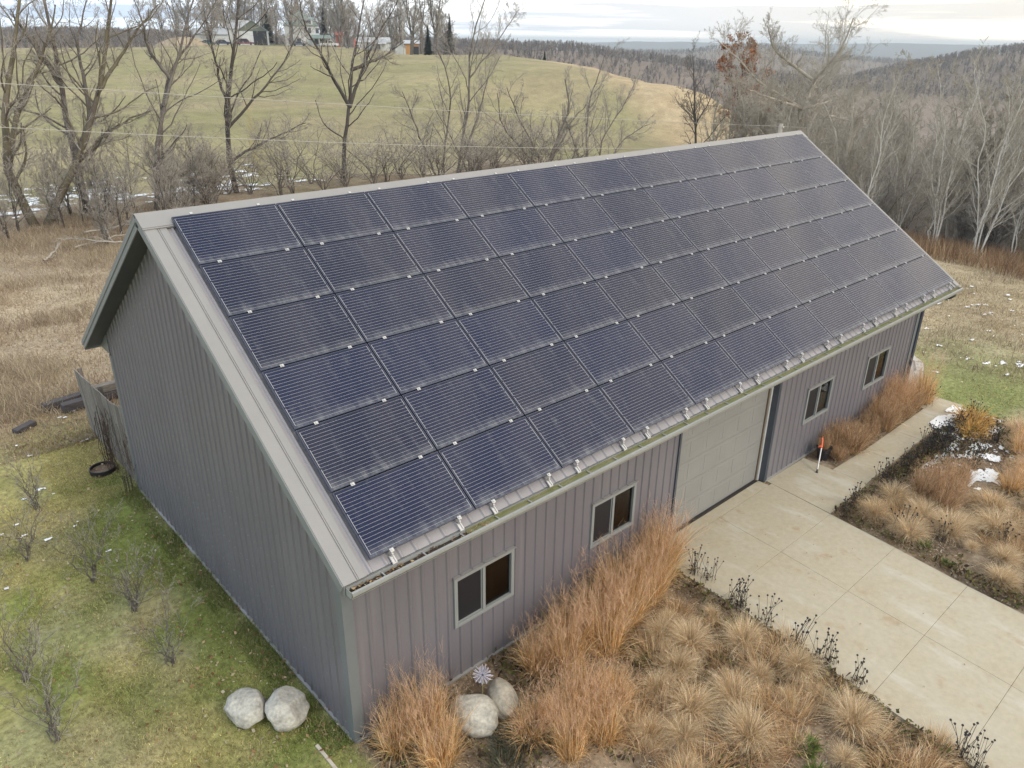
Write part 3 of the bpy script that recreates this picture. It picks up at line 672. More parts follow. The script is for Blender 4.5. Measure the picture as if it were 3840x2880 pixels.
def panel():
    root = empty('solar_panel', (0, 0, 0), (PITCH, 0, 0)); root.location = (AX + .01, AY, AZ)
    Mw = Matrix.Translation(root.location) @ Matrix.Rotation(PITCH, 4, 'X')
    def put(b, nm, mats):
        o = b.build(nm, mats); o.parent = root; return o
    Wp, Hp = 1.650, .985
    b = MB(); fw = .011; z0, z1 = -.040, .0015
    b.box(0, Wp, 0, fw, z0, z1); b.box(0, Wp, Hp - fw, Hp, z0, z1); b.box(0, fw, fw, Hp - fw, z0, z1); b.box(Wp - fw, Wp, fw, Hp - fw, z0, z1)
    put(b, 'frame', M_frame)
    b = MB(); b.box(fw, Wp - fw, fw, Hp - fw, -.006, 0); put(b, 'cell_sheet', M_cells)
    for x in (.30, 1.37): put(clamp_mb(x, -.011), 'clamp', M_alu)
    return root
P0 = panel()
def bracket_mb(x, y, d):
    b = MB(); b.box(x - .022, x + .022, y + d * .002, y + d * .04, -.03, .010); 
    for u in (-.024, .024): b.box(x + u - .009, x + u + .009, y + d * .05, y + d * .15, -.098, -.085)
    b.box(x - .035, x + .035, y + d * .04, y + d * .16, -.104, -.098); b.box(x - .012, x + .012, y + d * .03, y + d * .06, -.09, -.03); return b
for r in range(6):
    for c in range(11):
        o = P0 if (r, c) == (0, 0) else copy_tree(P0)
        y = AY + r * PHT * CA; z = AZ + r * PHT * SA
        o.location = (AX + c * PWD + .01, y, z)
        place = ORD[c] + ' from the near gable' if c < 6 else (ORD[10 - c] + ' from the far gable')
        tag(o, f'dark blue solar panel, {ROWS[r]}, {place}', 'solar panel', 'solar panels on the roof')
brm = bracket_mb(0, 0, -1).build('mounting_bracket', M_alu); brm2 = bracket_mb(0, 0, 1).build('mounting_bracket', M_alu)
pan = [o for o in COL.objects if o.name.startswith('solar_panel')]
for o in pan:
    for row, src, yy in ((0, brm, 0.0), (5, brm2, .985)):
        if abs(o.location[2] - (AZ + row * PHT * SA)) < .01:
            for x in (.30, 1.37):
                b = src.copy(); COL.objects.link(b); b.parent = o; b.location = (x, yy, 0)
bpy.data.objects.remove(brm); bpy.data.objects.remove(brm2)
# rails under the panels

# ------------------------------------------------------------------ concrete
def slabs(name, quads, gap=.003):
    mb = MB()
    for q in quads:
        q = np.array(q, float); c = q.mean(0); q = q + (c - q) / np.linalg.norm(c - q, axis=1)[:, None] * gap
        mb.prism([tuple(a) for a in q], 2, -.09, .012)
    return tag(mb.build(name, M_concrete, bevel=.006), kind='structure')
def lx(y): return float(np.interp(-y, [0, 1, 2.3, 3.65, 4.6, 5.9, 20], [6.82, 6.78, 6.74, 6.62, 6.52, 6.38, 5.3]))
def mx_(y): return float(np.interp(-y, [0, 1.7, 3.2, 4.6, 6.0, 20], [8.98, 8.86, 8.71, 8.58, 8.45, 7.2]))
def rx(y): return float(np.interp(-y, [0, 1.7, 3.2, 4.66, 5.6, 20], [11.1, 10.92, 10.76, 10.58, 10.5, 9.4]))
ys = [-.17, -1.70, -3.17, -4.62, -6.03, -7.5, -9, -10.5, -12, -16]
Q = []
for a, b in zip(ys[:-1], ys[1:]):
    Q.append([(lx(a), a), (lx(b), b), (mx_(b), b), (mx_(a), a)]); Q.append([(mx_(a), a), (mx_(b), b), (rx(b), b), (rx(a), a)])
Q.append([(GARAGE[0] + .0, .17), (lx(0), .0) if 0 else (GARAGE[0], -.165), (GARAGE[1] - .05, -.165), (GARAGE[1] - .05, .17)])
slabs('driveway', Q)
Q = [[(11.10, -.03), (10.94, -1.69), (12.78, -1.66), (12.78, -.05)]]
xs = [12.78, 14.35, 16.0, 17.72, 19.08]
for a, b in zip(xs[:-1], xs[1:]): Q.append([(a, -.86 if a > 13 else -.80), (a, -1.64 + (a - 12.7) * .018), (b, -1.64 + (b - 12.7) * .018), (b, -.86)])
Q.append([(18.0, -.42), (18.0, -.852), (19.08, -.852), (19.08, -.40)])
slabs('walkway', Q)
# patio behind the far end, with a curved kerb of pale blocks
mb = MB(); c0 = (20.0, 2.2)
cur = [(18.5, .30), (19.3, .22), (20.2, .30), (20.9, .62), (21.35, 1.15), (21.5, 1.9), (21.5, 6.0), (18.5, 6.0)]
mb.prism(cur, 2, -.1, .16); pt_ = mb.build('patio', mat('paver', (.44, .43, .41), .85, base2=(.36, .35, .34), var_scale=6, fine=.08)); tag(pt_, kind='structure')
mb = MB(); fine = []
for (a, b) in zip(cur[:6], cur[1:7]):
    n = max(1, int(math.hypot(b[0] - a[0], b[1] - a[1]) / .24))
    for k in range(n): fine.append((a[0] + (b[0] - a[0]) * k / n, a[1] + (b[1] - a[1]) * k / n))
for a, b in zip(fine[:-1], fine[1:]):
    d = np.array([b[0] - a[0], b[1] - a[1]]); d /= np.linalg.norm(d); nrm = np.array([d[1], -d[0]]); e = d * .004
    mb.prism([(a[0] + e[0], a[1] + e[1]), (b[0] - e[0], b[1] - e[1]), (b[0] - e[0] + nrm[0] * .24, b[1] - e[1] + nrm[1] * .24), (a[0] + e[0] + nrm[0] * .24, a[1] + e[1] + nrm[1] * .24)], 2, -.1, .20)
tag(mb.build('patio_kerb', mat('kerb_block', (.50, .49, .46), .85, base2=(.42, .41, .38), var_scale=5, fine=.08), bevel=.006), 'curved pale block kerb round the patio at the far end', 'kerb')

# ------------------------------------------------------------------ boulders
def boulder(name, c, rx_, ry_, rz_, seed, m, label, rot=0, sink=.25, smooth=.95):
    import bmesh
    bm = bmesh.new(); bmesh.ops.create_icosphere(bm, subdivisions=5, radius=1)
    r = np.random.default_rng(seed); planes = [(lambda v: v / np.linalg.norm(v))(r.normal(size=3)) for _ in range(11)]; hs = r.uniform(.72, .95, 11)
    for v in bm.verts:
        p = np.array(v.co); 
        for n_, h in zip(planes, hs):
            d = p @ n_
            if d > h: p = p - n_ * (d - h) * smooth
        k = 1 + .05 * math.sin(3.1 * p[0] + seed) * math.cos(2.7 * p[1] - seed) + .02 * math.sin(9 * p[2] + 7 * p[0] + seed) + .012 * math.sin(17 * p[1] + 13 * p[0])
        p = p * k; v.co = (p[0] * rx_, p[1] * ry_, p[2] * rz_)
    bmesh.ops.rotate(bm, verts=bm.verts, cent=(0, 0, 0), matrix=Matrix.Rotation(rot, 3, 'Z'))
    me = bpy.data.meshes.new(name); bm.to_mesh(me); bm.free(); me.materials.append(m); me.polygons.foreach_set('use_smooth', [True] * len(me.polygons))
    o = link(name, me); o.location = (c[0], c[1], rz_ * (1 - sink)); tag(o, label, 'boulder', 'boulders round the near corner'); return o
def L1(x, y): return (x / 1.728, 1920 + y / 1.728)
def B1(x, y): return (1280 + x / 1.728, 1920 + y / 1.728)
def C3(x, y): return (2560 + x / 1.728, 1920 + y / 1.728)
def K1(x, y): return (2900 + x / 2.353, 1400 + y / 2.353)
p = G(*L1(1605, 1265), .2); boulder('boulder', p, .29, .36, .27, 4, M_rock, 'leftmost angular pale boulder on the lawn by the gable corner', .5, sink=.36)
p = G(*L1(1852, 1275), .2); boulder('boulder', p, .34, .33, .29, 9, M_rock, 'rounder pale boulder on the lawn, between the left boulder and the gable wall', 1.2, sink=.36)
p = G(*B1(865, 1310), .25); boulder('boulder', p, .30, .41, .31, 21, M_rock, 'large smooth grey boulder half hidden by the golden grass clump', .35, smooth=.35)
p = G(*B1(1040, 1210), .2); boulder('boulder', p, .235, .33, .26, 33, M_rock2, 'tan and grey boulder with a dark streak below the nearest window', -.4, smooth=.3)

# ------------------------------------------------------------------ dandelion-shaped garden stake
p = G(*B1(916, 1195), .25); p[2] = 0; st = empty('garden_stake', p, label='white dandelion-shaped metal garden stake between two boulders', cat='garden ornament')
hd = np.array([p[0], p[1], .66])
for zt in np.linspace(.4, 1.1, 30):
    q = PL(*B1(916, 1055), 1, p[1])
    break
hd[2] = q[2]
mb = MB(); mb.tube([(p[0], p[1], -.05), (p[0], p[1], hd[2])], .006, 6); mb.build('stem', mat('green_stake', (.36, .36, .16), .5), st)
mb = MB(); r = random.Random(5)
for k in range(70):
    z = 1 - 2 * (k + .5) / 70; a = k * 2.39996; s = math.sqrt(1 - z * z); d = np.array([s * math.cos(a), s * math.sin(a), z])
    L_ = r.uniform(.125, .16); e = hd + d * L_; u = np.cross(d, [.3, .5, .8]); u /= np.linalg.norm(u); v = np.cross(d, u)
    b0 = hd + d * .02
    mb.tube([b0, hd + d * .1, e], [.002, .0035, .0065], 4)
mb.build('ray_head', mat('white_petal', (.52, .52, .62), .5), st)
mb = MB(); mb.lathe([(.001, -.02), (.016, -.012), (.02, 0), (.016, .012), (.001, .02)], hd, 8); mb.build('hub', M_black, st)

# ------------------------------------------------------------------ planter and grabber by the garage
p = G(*K1(432, 700), .16); p = np.array([13.12, -.36, 0]); pot = empty('planter_pot', p, label='black plastic planter pot against the wall beside the garage', cat='planter')
mb = MB(); mb.lathe([(.12, .0), (.17, .30), (.19, .30), (.19, .34), (.165, .34), (.15, .26), (.001, .26)], p, 24); mb.build('pot', M_black, pot, smooth=False)
mb = MB(); mb.lathe([(.001, .262), (.152, .262), (.152, .266), (.001, .266)], p, 20); mb.build('soil', M_darkwood, pot)
b0 = np.array([12.34, -.63, .012]); tp = PL(*K1(440, 570), 1, -.36)
d = tp - b0; Lh = np.linalg.norm(d); d /= Lh
tl = empty('grabber_tool', b0, label='litter grabber with orange grip standing upright on the concrete by the planter', cat='grabber')
mb = MB(); mb.tube([b0 + d * .08, b0 + d * (Lh * .70)], .017, 8); mb.build('shaft', mat('grey_shaft', (.5, .5, .52), .4, metal=.4), tl)
mb = MB(); mb.tube([b0, b0 + d * .03, b0 + d * .09], [.028, .024, .02], 8); mb.build('foot', M_black, tl)
M_or = mat('orange_plastic', (.72, .12, .035), .45, var=.08)
mb = MB(); c = b0 + d * Lh * .70; side = np.cross(d, [.6, .7, .1]); side /= np.linalg.norm(side); oth = np.cross(side, d)
mb.tube([c, c + d * .03, c + d * .09, c + d * .11], [.018, .028, .027, .018], 8); mb.tube([c + d * .1, c + d * .2 + side * .01, c + d * (Lh * .27) + side * .03, c + d * (Lh * .31) + side * .02], [.02, .023, .027, .012], 8)
mb.tube([c + d * .05 + side * .02, c + d * .03 + side * .07, c + d * -.01 + side * .085], [.016, .014, .010], 6); mb.build('grip', M_or, tl)

# two path lights at the end of the walk
for (x, y), lb in (((19.22, -.06), 'short white path light nearer the far wall corner'), ((19.32, -.26), 'short white path light nearer the walkway end')):
    t = empty('path_light', (x, y, 0), label=lb, cat='path light', group='path lights at the end of the walkway')
    mb = MB(); mb.lathe([(.03, -.02), (.028, .10)], (x, y, 0), 10); mb.build('post', M_alu, t)
    mb = MB(); mb.lathe([(.045, .10), (.045, .12), (.02, .145), (.001, .147)], (x, y, 0), 12); mb.build('cap', M_white, t)

# ------------------------------------------------------------------ weathered fence behind the gable wall
fn = empty('wooden_fence', (.03, 11.3, 0), label='weathered grey vertical board fence continuing the gable wall', cat='fence')
M_grey = [mat('grey_board', (.185, .16, .135), .9, base2=(.11, .097, .085), var_scale=5, stretch=(4, 4, .5), fine=.2, fine_scale=30), mat('silver_board', (.265, .24, .205), .9, base2=(.17, .155, .135), var_scale=5, stretch=(4, 4, .5), fine=.2, fine_scale=30)]
mb = MB(); y = 9.26; r = random.Random(2)
while y < 12.86:
    wd = .135; zt = np.interp(y, [9.3, 9.44, 10.03, 13.4], [1.93, 1.92, 1.75, 1.56]) + r.uniform(-.015, .015); zb = -.12
    ln = lambda z: (z + .1) / 1.66 * np.interp(y, [9.3, 10, 12.85], [0.02, .1, .50])       # the fence has racked over to the back
    mb.face([(.03, y, zb), (.03, y + wd - .014, zb), (.03, y + wd - .014 + ln(zt), zt), (.03, y + ln(zt), zt)], r.randrange(2)); b = len(mb.v) - 4
    mb.face([(.052, y + wd - .014, zb), (.052, y, zb), (.052, y + ln(zt), zt), (.052, y + wd - .014 + ln(zt), zt)], 0)
    for q in (0, 1, 2, 3):
        a, c = mb.v[b + q], mb.v[b + (q + 1) % 4]; mb.face([a, c, (c[0] + .022, c[1], c[2]), (a[0] + .022, a[1], a[2])], 1)
    y += wd
mb.build('board', M_grey, fn)
for z in (.35, 1.25):
    mb = MB(); k = (z + .1) / 1.66; mb.bar((.075, 9.3, z), (.075, 12.9 + k * .5, z), .045, .09); mb.build('rail', M_grey[0], fn)
for y, dy, zt in ((9.6, .06, 1.9), (11.2, .3, 1.72), (12.75, .5, 1.62)):
    mb = MB(); mb.bar((.14, y, -.2), (.14, y + dy, zt), .09, .09, up=(0, 1, 0)); mb.build('post', M_grey[0], fn)

# wire trellises in front of it and a dead vine in a black ring
M_wire = mat('rusty_wire', (.05, .035, .03), .7, var=.3)
def trellis(c, h, wdt, label):
    t = empty('wire_trellis', c, label=label, cat='trellis', group='wire trellises by the fence')
    for k, (dx, w2) in enumerate(((0, wdt), (-.06, wdt * .72), (-.11, wdt * .5), (.04, wdt * .3))):
        mb = MB(); x = c[0] + dx; hh = h * (1 - .08 * k); pts = [(x, c[1] - w2 / 2, -.02), (x, c[1] - w2 / 2, hh - w2 / 2)]
        pts += [(x, c[1] - w2 / 2 * math.cos(a), hh - w2 / 2 + w2 / 2 * math.sin(a)) for a in np.linspace(.3, math.pi - .3, 7)] + [(x, c[1] + w2 / 2, hh - w2 / 2), (x, c[1] + w2 / 2, -.02)]
        mb.tube(pts, .006, 5); mb.build('hoop', M_wire, t)
    mb = MB()
    for z in np.linspace(.2, h * .75, 4): mb.tube([(c[0], c[1] - wdt / 2, z), (c[0] - .11, c[1], z), (c[0] + .04, c[1] + wdt * .3, z)], .004, 4)
    mb.build('cross_wire', M_wire, t)
    return t
trellis((-.17, 10.62, 0), 1.62, .42, 'tall rusty wire trellis tangled with dead vine')
trellis((-.17, 9.25, 0), .52, .26, 'short wire trellis near the gable corner and gravel')
vr = random.Random(8); mb = MB()
for k in range(26):
    y = 10.45 + vr.uniform(-.12, .35); x = -.17 + vr.uniform(-.1, .08); z = 0; pts = [(x, y, z)]
    for s in range(9):
        x += vr.uniform(-.05, .05); y += vr.uniform(-.09, .07); z += vr.uniform(.05, .24); pts.append((x, y, z))
        if z > 1.45: break
    mb.tube(pts, vr.uniform(.003, .006), 4, cap=False)
for k in range(22):
    y = 9.45 + vr.uniform(-.15, .6); x = -.02 - vr.random() * .05; z = vr.uniform(0, .9); pts = [(x, y, z)]
    for s in range(7): x = min(.0, x + vr.uniform(-.03, .03)); y += vr.uniform(-.12, .12); z += vr.uniform(-.03, .18); pts.append((x, y, min(z, 1.7)))
    mb.tube(pts, .004, 4, cap=False)
tag(mb.build('dead_vine', mat('vine', (.10, .065, .045), .9, var=.3)), 'brown leafless vine climbing the trellis and fence boards', 'vine')
rg = empty('edging_ring', (-.36, 10.62, 0), label='low black ring of edging filled with soil on the lawn', cat='garden ring')
mb = MB(); mb.lathe([(.285, -.03), (.285, .10), (.262, .10), (.262, -.03)], (-.38, 10.60, 0), 28); mb.build('ring', M_black, rg)
mb = MB(); mb.lathe([(.001, .035), (.26, .03), (.26, .0)][::-1], (-.38, 10.60, 0), 20); mb.build('soil', mat('soil', (.22, .16, .11), .95, base2=(.12, .08, .05), var_scale=14, fine=.3), rg)

# old timbers lying behind the fence
M_tie = mat('old_timber', (.20, .18, .155), .95, base2=(.10, .09, .085), var_scale=6, stretch=(.6, 4, 4), fine=.25, fine_scale=25, bump=.5, bump_scale=20)
M_tied = mat('wet_timber', (.085, .075, .075), .9, base2=(.05, .045, .05), var_scale=6, stretch=(.6, 4, 4), fine=.25, bump=.5, bump_scale=20)
for (a, b, wd, hh, m, lb) in (((-.25, 14.55, .13), (2.6, 14.75, .13), .26, .24, M_tied, 'dark lower timber lying on the ground behind the fence'), ((.35, 14.62, .37), (2.9, 14.82, .37), .24, .22, M_tie, 'grey weathered timber lying on top of the dark one'),
                          ((-.62, 14.95, .12), (1.4, 15.2, .12), .25, .22, M_tied, 'black timber at the back of the stack behind the fence'), ((-1.5, 14.0, .06), (-1.0, 14.25, .08), .22, .12, M_tied, 'short dark timber end in the dry grass left of the fence')):
    mb = MB(); mb.bar(a, b, wd, hh); tag(mb.build('timber', m, bevel=.02), lb, 'timber', 'old timbers behind the fence')
# a pale stick by the corner
a, b = G(*L1(2052, 1512), .03), G(*L1(2200, 1690), .03)
mb = MB(); mb.bar((a[0], a[1], .03), (b[0], b[1], .02), .045, .03); tag(mb.build('wooden_stake', mat('pale_wood', (.5, .45, .37), .8, var=.12, var_scale=8)), 'pale wooden stake lying on the grass in the bottom corner', 'stake')

# ------------------------------------------------------------------ blades, clumps, litter
def strips(P, W, S):
    """P (B,n,3) centre lines, W (B,n) widths, S (B,3) side directions -> verts, quads"""
    B, n, _ = P.shape; off = S[:, None] * W[..., None] * .5
    V = np.stack([P - off, P + off], 2).reshape(-1, 3)
    b = (np.arange(B) * n * 2)[:, None] + np.arange(n - 1)[None] * 2; b = b.ravel()
    return V, np.stack([b, b + 1, b + 3, b + 2], 1)
def arcs(r, base, az, th0, bend, L, n, pw=1.4, wob=.0):
    """blades that start at base leaning th0 towards az and bend further over their length"""
    B = len(base); t = np.linspace(0, 1, n); th = th0[:, None] + bend[:, None] * t[None] ** pw
    azz = az[:, None] + (np.cumsum(r.normal(0, wob, (B, n)), 1) if wob else 0)
    st = (L / (n - 1))[:, None]
    dx = np.sin(th) * np.cos(azz) * st; dy = np.sin(th) * np.sin(azz) * st; dz = np.cos(th) * st
    D = np.stack([dx, dy, dz], -1)
    P = np.concatenate([np.zeros((B, 1, 3)), np.cumsum(D[:, :-1], 1)], 1) + base[:, None]
    return P
def side_of(r, az, jitter=.9):
    a = az + math.pi / 2 + r.normal(0, jitter, len(az)); return np.stack([np.cos(a), np.sin(a), np.zeros_like(a)], 1)
def shades(r, B, cols, sig=.16):
    c = np.array(cols)[r.integers(0, len(cols), B)]; return c * np.exp(r.normal(0, sig, (B, 1)))
def clump_mesh(kind, seed):
    r = np.random.default_rng(seed); parts = []; flop = r.uniform(0, 6.28); fb = {'mop': .5, 'golden': .18, 'copper': .25, 'thatch': .9}.get(kind, 0)
    def add(B, R0, L, th, bend, wd, cols, n=6, pw=1.4, wob=.05, lean=None, taper=(.7, 1, 1, .8, .5, .08)):
        a0 = r.uniform(0, 2 * np.pi, B); rr = R0 * np.sqrt(r.random(B)); base = np.stack([rr * np.cos(a0), rr * np.sin(a0), np.full(B, -.01)], 1)
        az = a0 + r.normal(0, .7, B); az = np.arctan2(np.sin(az) + fb * math.sin(flop), np.cos(az) + fb * math.cos(flop))
        P = arcs(r, base, az, np.abs(r.normal(*th, B)), r.normal(*bend, B), L * r.uniform(.55, 1.08, B), n, pw, wob)
        P[..., 2] = np.maximum(P[..., 2], .005 + r.random((B, 1)) * .03)
        W = wd * r.uniform(.5, 1.6, B)[:, None] * np.interp(np.linspace(0, 1, n), np.linspace(0, 1, len(taper)), taper)[None]
        parts.append((P, W, side_of(r, az), shades(r, B, cols, .26))); return P, az
    gold = [(.76, .53, .26), (.84, .63, .36), (.64, .40, .18), (.86, .70, .44), (.46, .28, .13)]
    tanc = [(.74, .60, .40), (.64, .50, .32), (.82, .70, .50), (.50, .37, .23)]
    cop = [(.50, .33, .19), (.62, .45, .28), (.38, .24, .14), (.70, .54, .36), (.30, .19, .11)]
    if kind == 'golden':
        add(430, .22, .95, (.16, .15), (.55, .5), .0075, gold, wob=.1); add(240, .24, .6, (.5, .3), (1.1, .5), .007, gold, wob=.12); add(60, .2, .85, (.35, .2), (1.7, .5), .006, gold, wob=.1)
        P, az = add(130, .16, 1.22, (.16, .10), (.16, .14), .004, gold + cop, n=6)
        tip = P[:, -1]; k = 7; tb = np.repeat(tip, k, 0) - np.stack([np.zeros(len(tip) * k), np.zeros(len(tip) * k), r.random(len(tip) * k) * .28], 1)
        ax = r.uniform(0, 6.3, len(tb)); Q = arcs(r, tb, ax, r.uniform(.3, 1.0, len(tb)), r.uniform(0, .5, len(tb)), r.uniform(.06, .17, len(tb)), 3)
        parts.append((Q, np.full((len(tb), 3), .0035) * np.array([1, 1, .6]), side_of(r, ax), shades(r, len(tb), [(.74, .52, .36), (.68, .45, .30)])))
    elif kind == 'mop':
        add(1250, .14, .74, (.35, .30), (1.7, .5), .0052, tanc, n=7, pw=1.2, wob=.09); add(300, .10, .60, (.15, .14), (.7, .4), .005, tanc)
        add(160, .16, .5, (1.1, .25), (.6, .3), .006, tanc + gold)
    elif kind == 'thatch':
        add(420, .30, .60, (1.0, .3), (.75, .5), .006, tanc + gold + cop + cop, n=6, wob=.2); add(220, .3, .4, (.6, .35), (1.0, .5), .007, cop + [(.22, .15, .09), (.16, .11, .07)], wob=.25); add(70, .2, .55, (.3, .2), (.3, .3), .005, gold)
    elif kind == 'copper':
        add(560, .17, .66, (.2, .16), (.5, .4), .0065, cop); add(260, .2, .48, (.5, .3), (1.0, .5), .006, cop + gold)
        P, az = add(180, .15, .8, (.2, .13), (.35, .3), .0035, cop)
        tip = P[:, -1]; k = 5; tb = np.repeat(tip, k, 0) - np.array([0, 0, 1]) * r.random((len(tip) * k, 1)) * .2
        ax = r.uniform(0, 6.3, len(tb)); Q = arcs(r, tb, ax, r.uniform(.3, 1.1, len(tb)), r.uniform(0, .6, len(tb)), r.uniform(.04, .10, len(tb)), 3)
        parts.append((Q, np.full((len(tb), 3), .006) * np.array([1, 1, .5]), side_of(r, ax), shades(r, len(tb), [(.52, .35, .21), (.45, .28, .16), (.58, .43, .28)])))
    elif kind == 'lily':
        add(420, .32, .62, (.5, .3), (1.5, .5), .020, [(.58, .36, .10), (.66, .45, .17), (.48, .27, .07), (.6, .42, .2)], n=7, wob=.08)
    elif kind == 'weed':
        add(110, .12, .26, (.7, .35), (.7, .4), .022, [(.10, .16, .035), (.14, .20, .05), (.2, .2, .07)], n=4, taper=(.3, 1, .8, .1))
    elif kind == 'sage':
        add(420, .24, .30, (.6, .35), (.3, .4), .012, [(.13, .14, .10), (.18, .18, .13), (.10, .11, .07), (.20, .15, .09)], n=4, wob=.2)
    Vs, Fs, Ts, o = [], [], [], 0
    for P, W, S, c in parts:
        V, F = strips(P, W, S); Vs.append(V); Fs.append(F + o); o += len(V); Ts.append(np.repeat(c, P.shape[1] * 2, 0))
    return np.vstack(Vs), np.vstack(Fs), np.vstack(Ts)
CL = {}
for k, nvar in (('golden', 4), ('mop', 6), ('copper', 4), ('thatch', 5), ('lily', 1), ('weed', 2), ('sage', 1)):
    CL[k] = []
    for i in range(nvar):
        V, F, T = clump_mesh(k, 100 + 17 * i + len(k)); o = np_mesh(k, V, [F], M_tint, tint=T); CL[k].append(o.data); bpy.data.objects.remove(o)
pr = random.Random(77)
def clump(kind, name, x, y, s, label, cat, group, sz=None, z=0.0):
    o = bpy.data.objects.new(name, pr.choice(CL[kind])); COL.objects.link(o); o.location = (x, y, z); o.rotation_euler = (0, 0, pr.uniform(0, 6.28))
    o.scale = (s * pr.uniform(.85, 1.18), s * pr.uniform(.85, 1.18), (sz or s) * pr.uniform(.85, 1.12)); o.rotation_euler = (pr.uniform(-.14, .14), pr.uniform(-.14, .14), o.rotation_euler[2]); return tag(o, label, cat, group, 'thing')
nth = lambda i: (ORD + ['twelfth', 'thirteenth', 'fourteenth', 'fifteenth', 'sixteenth', 'seventeenth', 'eighteenth', 'nineteenth', 'twentieth'])[i]
g = 'tall golden grasses by the near wall'
for (x, y, s), lb in zip([(.42, -.48, .8), (.85, -.62, .9), (.70, -1.12, .82)], ['tall golden grass clump closest to the near wall corner', 'tall golden grass clump touching the large smooth boulder', 'tall golden grass clump at the bottom edge before the corner']):
    clump('golden', 'golden_grass', x, y, s * 1.12, lb, 'ornamental grass', g)
for i, (x, y, s) in enumerate([(2.95, -.72, .85), (3.35, -1.05, .9), (3.72, -.60, .9), (4.12, -1.18, .9), (4.42, -.66, .95), (4.9, -.98, .92), (5.25, -.55, .95), (5.72, -.85, .95), (6.2, -.60, 1.0), (6.55, -.38, 1.0)]):
    clump('golden', 'golden_grass', x, y, s * 1.12, f'tall golden grass, {nth(i)} clump along the wall from the boulders towards the garage', 'ornamental grass', g)
for i, (x, y, s) in enumerate([(2.0, -1.62, .72), (2.5, -1.80, .74), (2.95, -1.75, .74), (2.2, -2.25, .74), (2.75, -2.35, .74), (3.3, -2.05, .7)]):
    clump('golden', 'golden_grass', x, y, s * 1.12, f'pale golden grass, {nth(i)} clump of the patch at the bottom edge right of the boulders', 'ornamental grass', 'pale golden grasses at the bottom edge')
g = 'tan mop grasses left of the driveway'
for i, (x, y, s) in enumerate([(5.86, -2.61, .78), (6.02, -3.58, .8), (5.48, -3.29, .72), (5.75, -4.12, .5), (5.81, -4.62, .8), (5.42, -3.85, .5), (5.12, -4.80, .72), (4.72, -3.23, .85), (4.40, -3.80, .9), (4.07, -2.87, .9), (3.62, -3.15, .95), (3.3, -2.75, .8), (4.55, -2.30, .8), (5.25, -2.05, .8), (4.95, -1.62, .7), (3.95, -2.2, .75), (5.55, -1.55, .6), (4.9, -4.25, .5), (6.2, -1.85, .55), (3.1, -3.6, .8)]):
    clump('mop', 'mop_grass', x + pr.uniform(-.12, .12), y + pr.uniform(-.12, .12), s * pr.uniform(.62, 1.08), f'tan mop-headed grass left of the driveway, {nth(i)} of its bed counted from beside the slab', 'ornamental grass', g)
g = 'tan mop grasses right of the driveway'
for i, (x, y, s) in enumerate([(11.62, -2.40, .8), (11.45, -3.11, .85), (12.08, -3.05, .8), (11.99, -3.85, 1.0), (12.5, -3.75, .8), (11.25, -4.95, .75), (12.08, -4.92, .8), (13.0, -4.25, .95), (12.55, -2.35, .85), (13.6, -4.9, .9), (13.9, -3.95, .9), (12.8, -5.4, .9), (14.6, -4.6, .9), (11.5, -5.8, .8), (11.9, -4.35, .6)]):
    clump('mop', 'mop_grass', x + pr.uniform(-.12, .12), y + pr.uniform(-.12, .12), s * pr.uniform(.62, 1.08), f'tan mop-headed grass right of the driveway, {nth(i)} of its bed counted from the walkway corner', 'ornamental grass', g)
g = 'copper grasses in the right bed'
for i, (x, y, s) in enumerate([(13.05, -2.75, .9), (13.45, -3.1, .95), (12.9, -3.25, .85), (13.85, -2.85, .95), (14.25, -3.1, .9)]):
    clump('copper', 'copper_grass', x, y, s * 1.15, f'copper grass in the right bed, {nth(i)} clump of the reddish patch by the snow', 'ornamental grass', g)
g = 'copper grasses along the wall'
for i in range(17):
    x = 13.36 + i * .31; clump('golden' if i in (9, 13, 16) else 'copper', 'copper_grass', x, -.50 + pr.uniform(-.06, .06) + (.14 if i % 2 else -.14), pr.uniform(.55, 1.12), f'copper grass between wall and walkway, {nth(i)} clump counted from the planter', 'ornamental grass', g)
for i, x in enumerate((17.1, 17.5, 17.85)):
    clump('golden', 'golden_grass', x, -.26, .92, f'tall pale grass at the wall below the farthest window, {nth(i)} of three', 'ornamental grass', 'tall pale grasses at the far wall')
g = 'tan grasses at the far right bed edge'
for i, (x, y, s) in enumerate([(18.4, -3.05, .8), (17.7, -3.5, .85), (17.0, -3.65, .85), (16.4, -3.95, .9), (15.7, -4.2, .9), (15.05, -4.0, .9), (18.7, -4.2, .9), (17.5, -4.6, .95), (16.3, -5.0, .95), (15.0, -5.2, .9), (14.2, -5.7, .95)]):
    clump('golden' if i % 3 else 'mop', 'tan_grass', x, y, s, f'tan grass behind the snow patch, {nth(i)} clump along the right edge of the bed', 'ornamental grass', g, sz=s * .75)
clump('lily', 'daylily', 18.0, -2.15, .95, 'orange-yellow withered daylily clump beside the snow and walkway', 'perennial plant', 'withered daylilies')
clump('lily', 'daylily', 17.35, -2.35, .7, 'smaller orange-yellow withered daylily nearer the black seedheads', 'perennial plant', 'withered daylilies')
clump('copper', 'planter_grass', 13.12, -.36, .5, 'dry grass growing in the black planter pot', 'potted grass', None, z=.26)
clump('sage', 'sage_plant', 1.75, -1.55, 1.0, 'dark grey-green low plant in front of the boulders', 'perennial plant', 'low dark plants in the bed')
clump('sage', 'sage_plant', 1.35, -1.75, .8, 'dark low plant at the bottom edge beside golden grass', 'perennial plant', 'low dark plants in the bed')
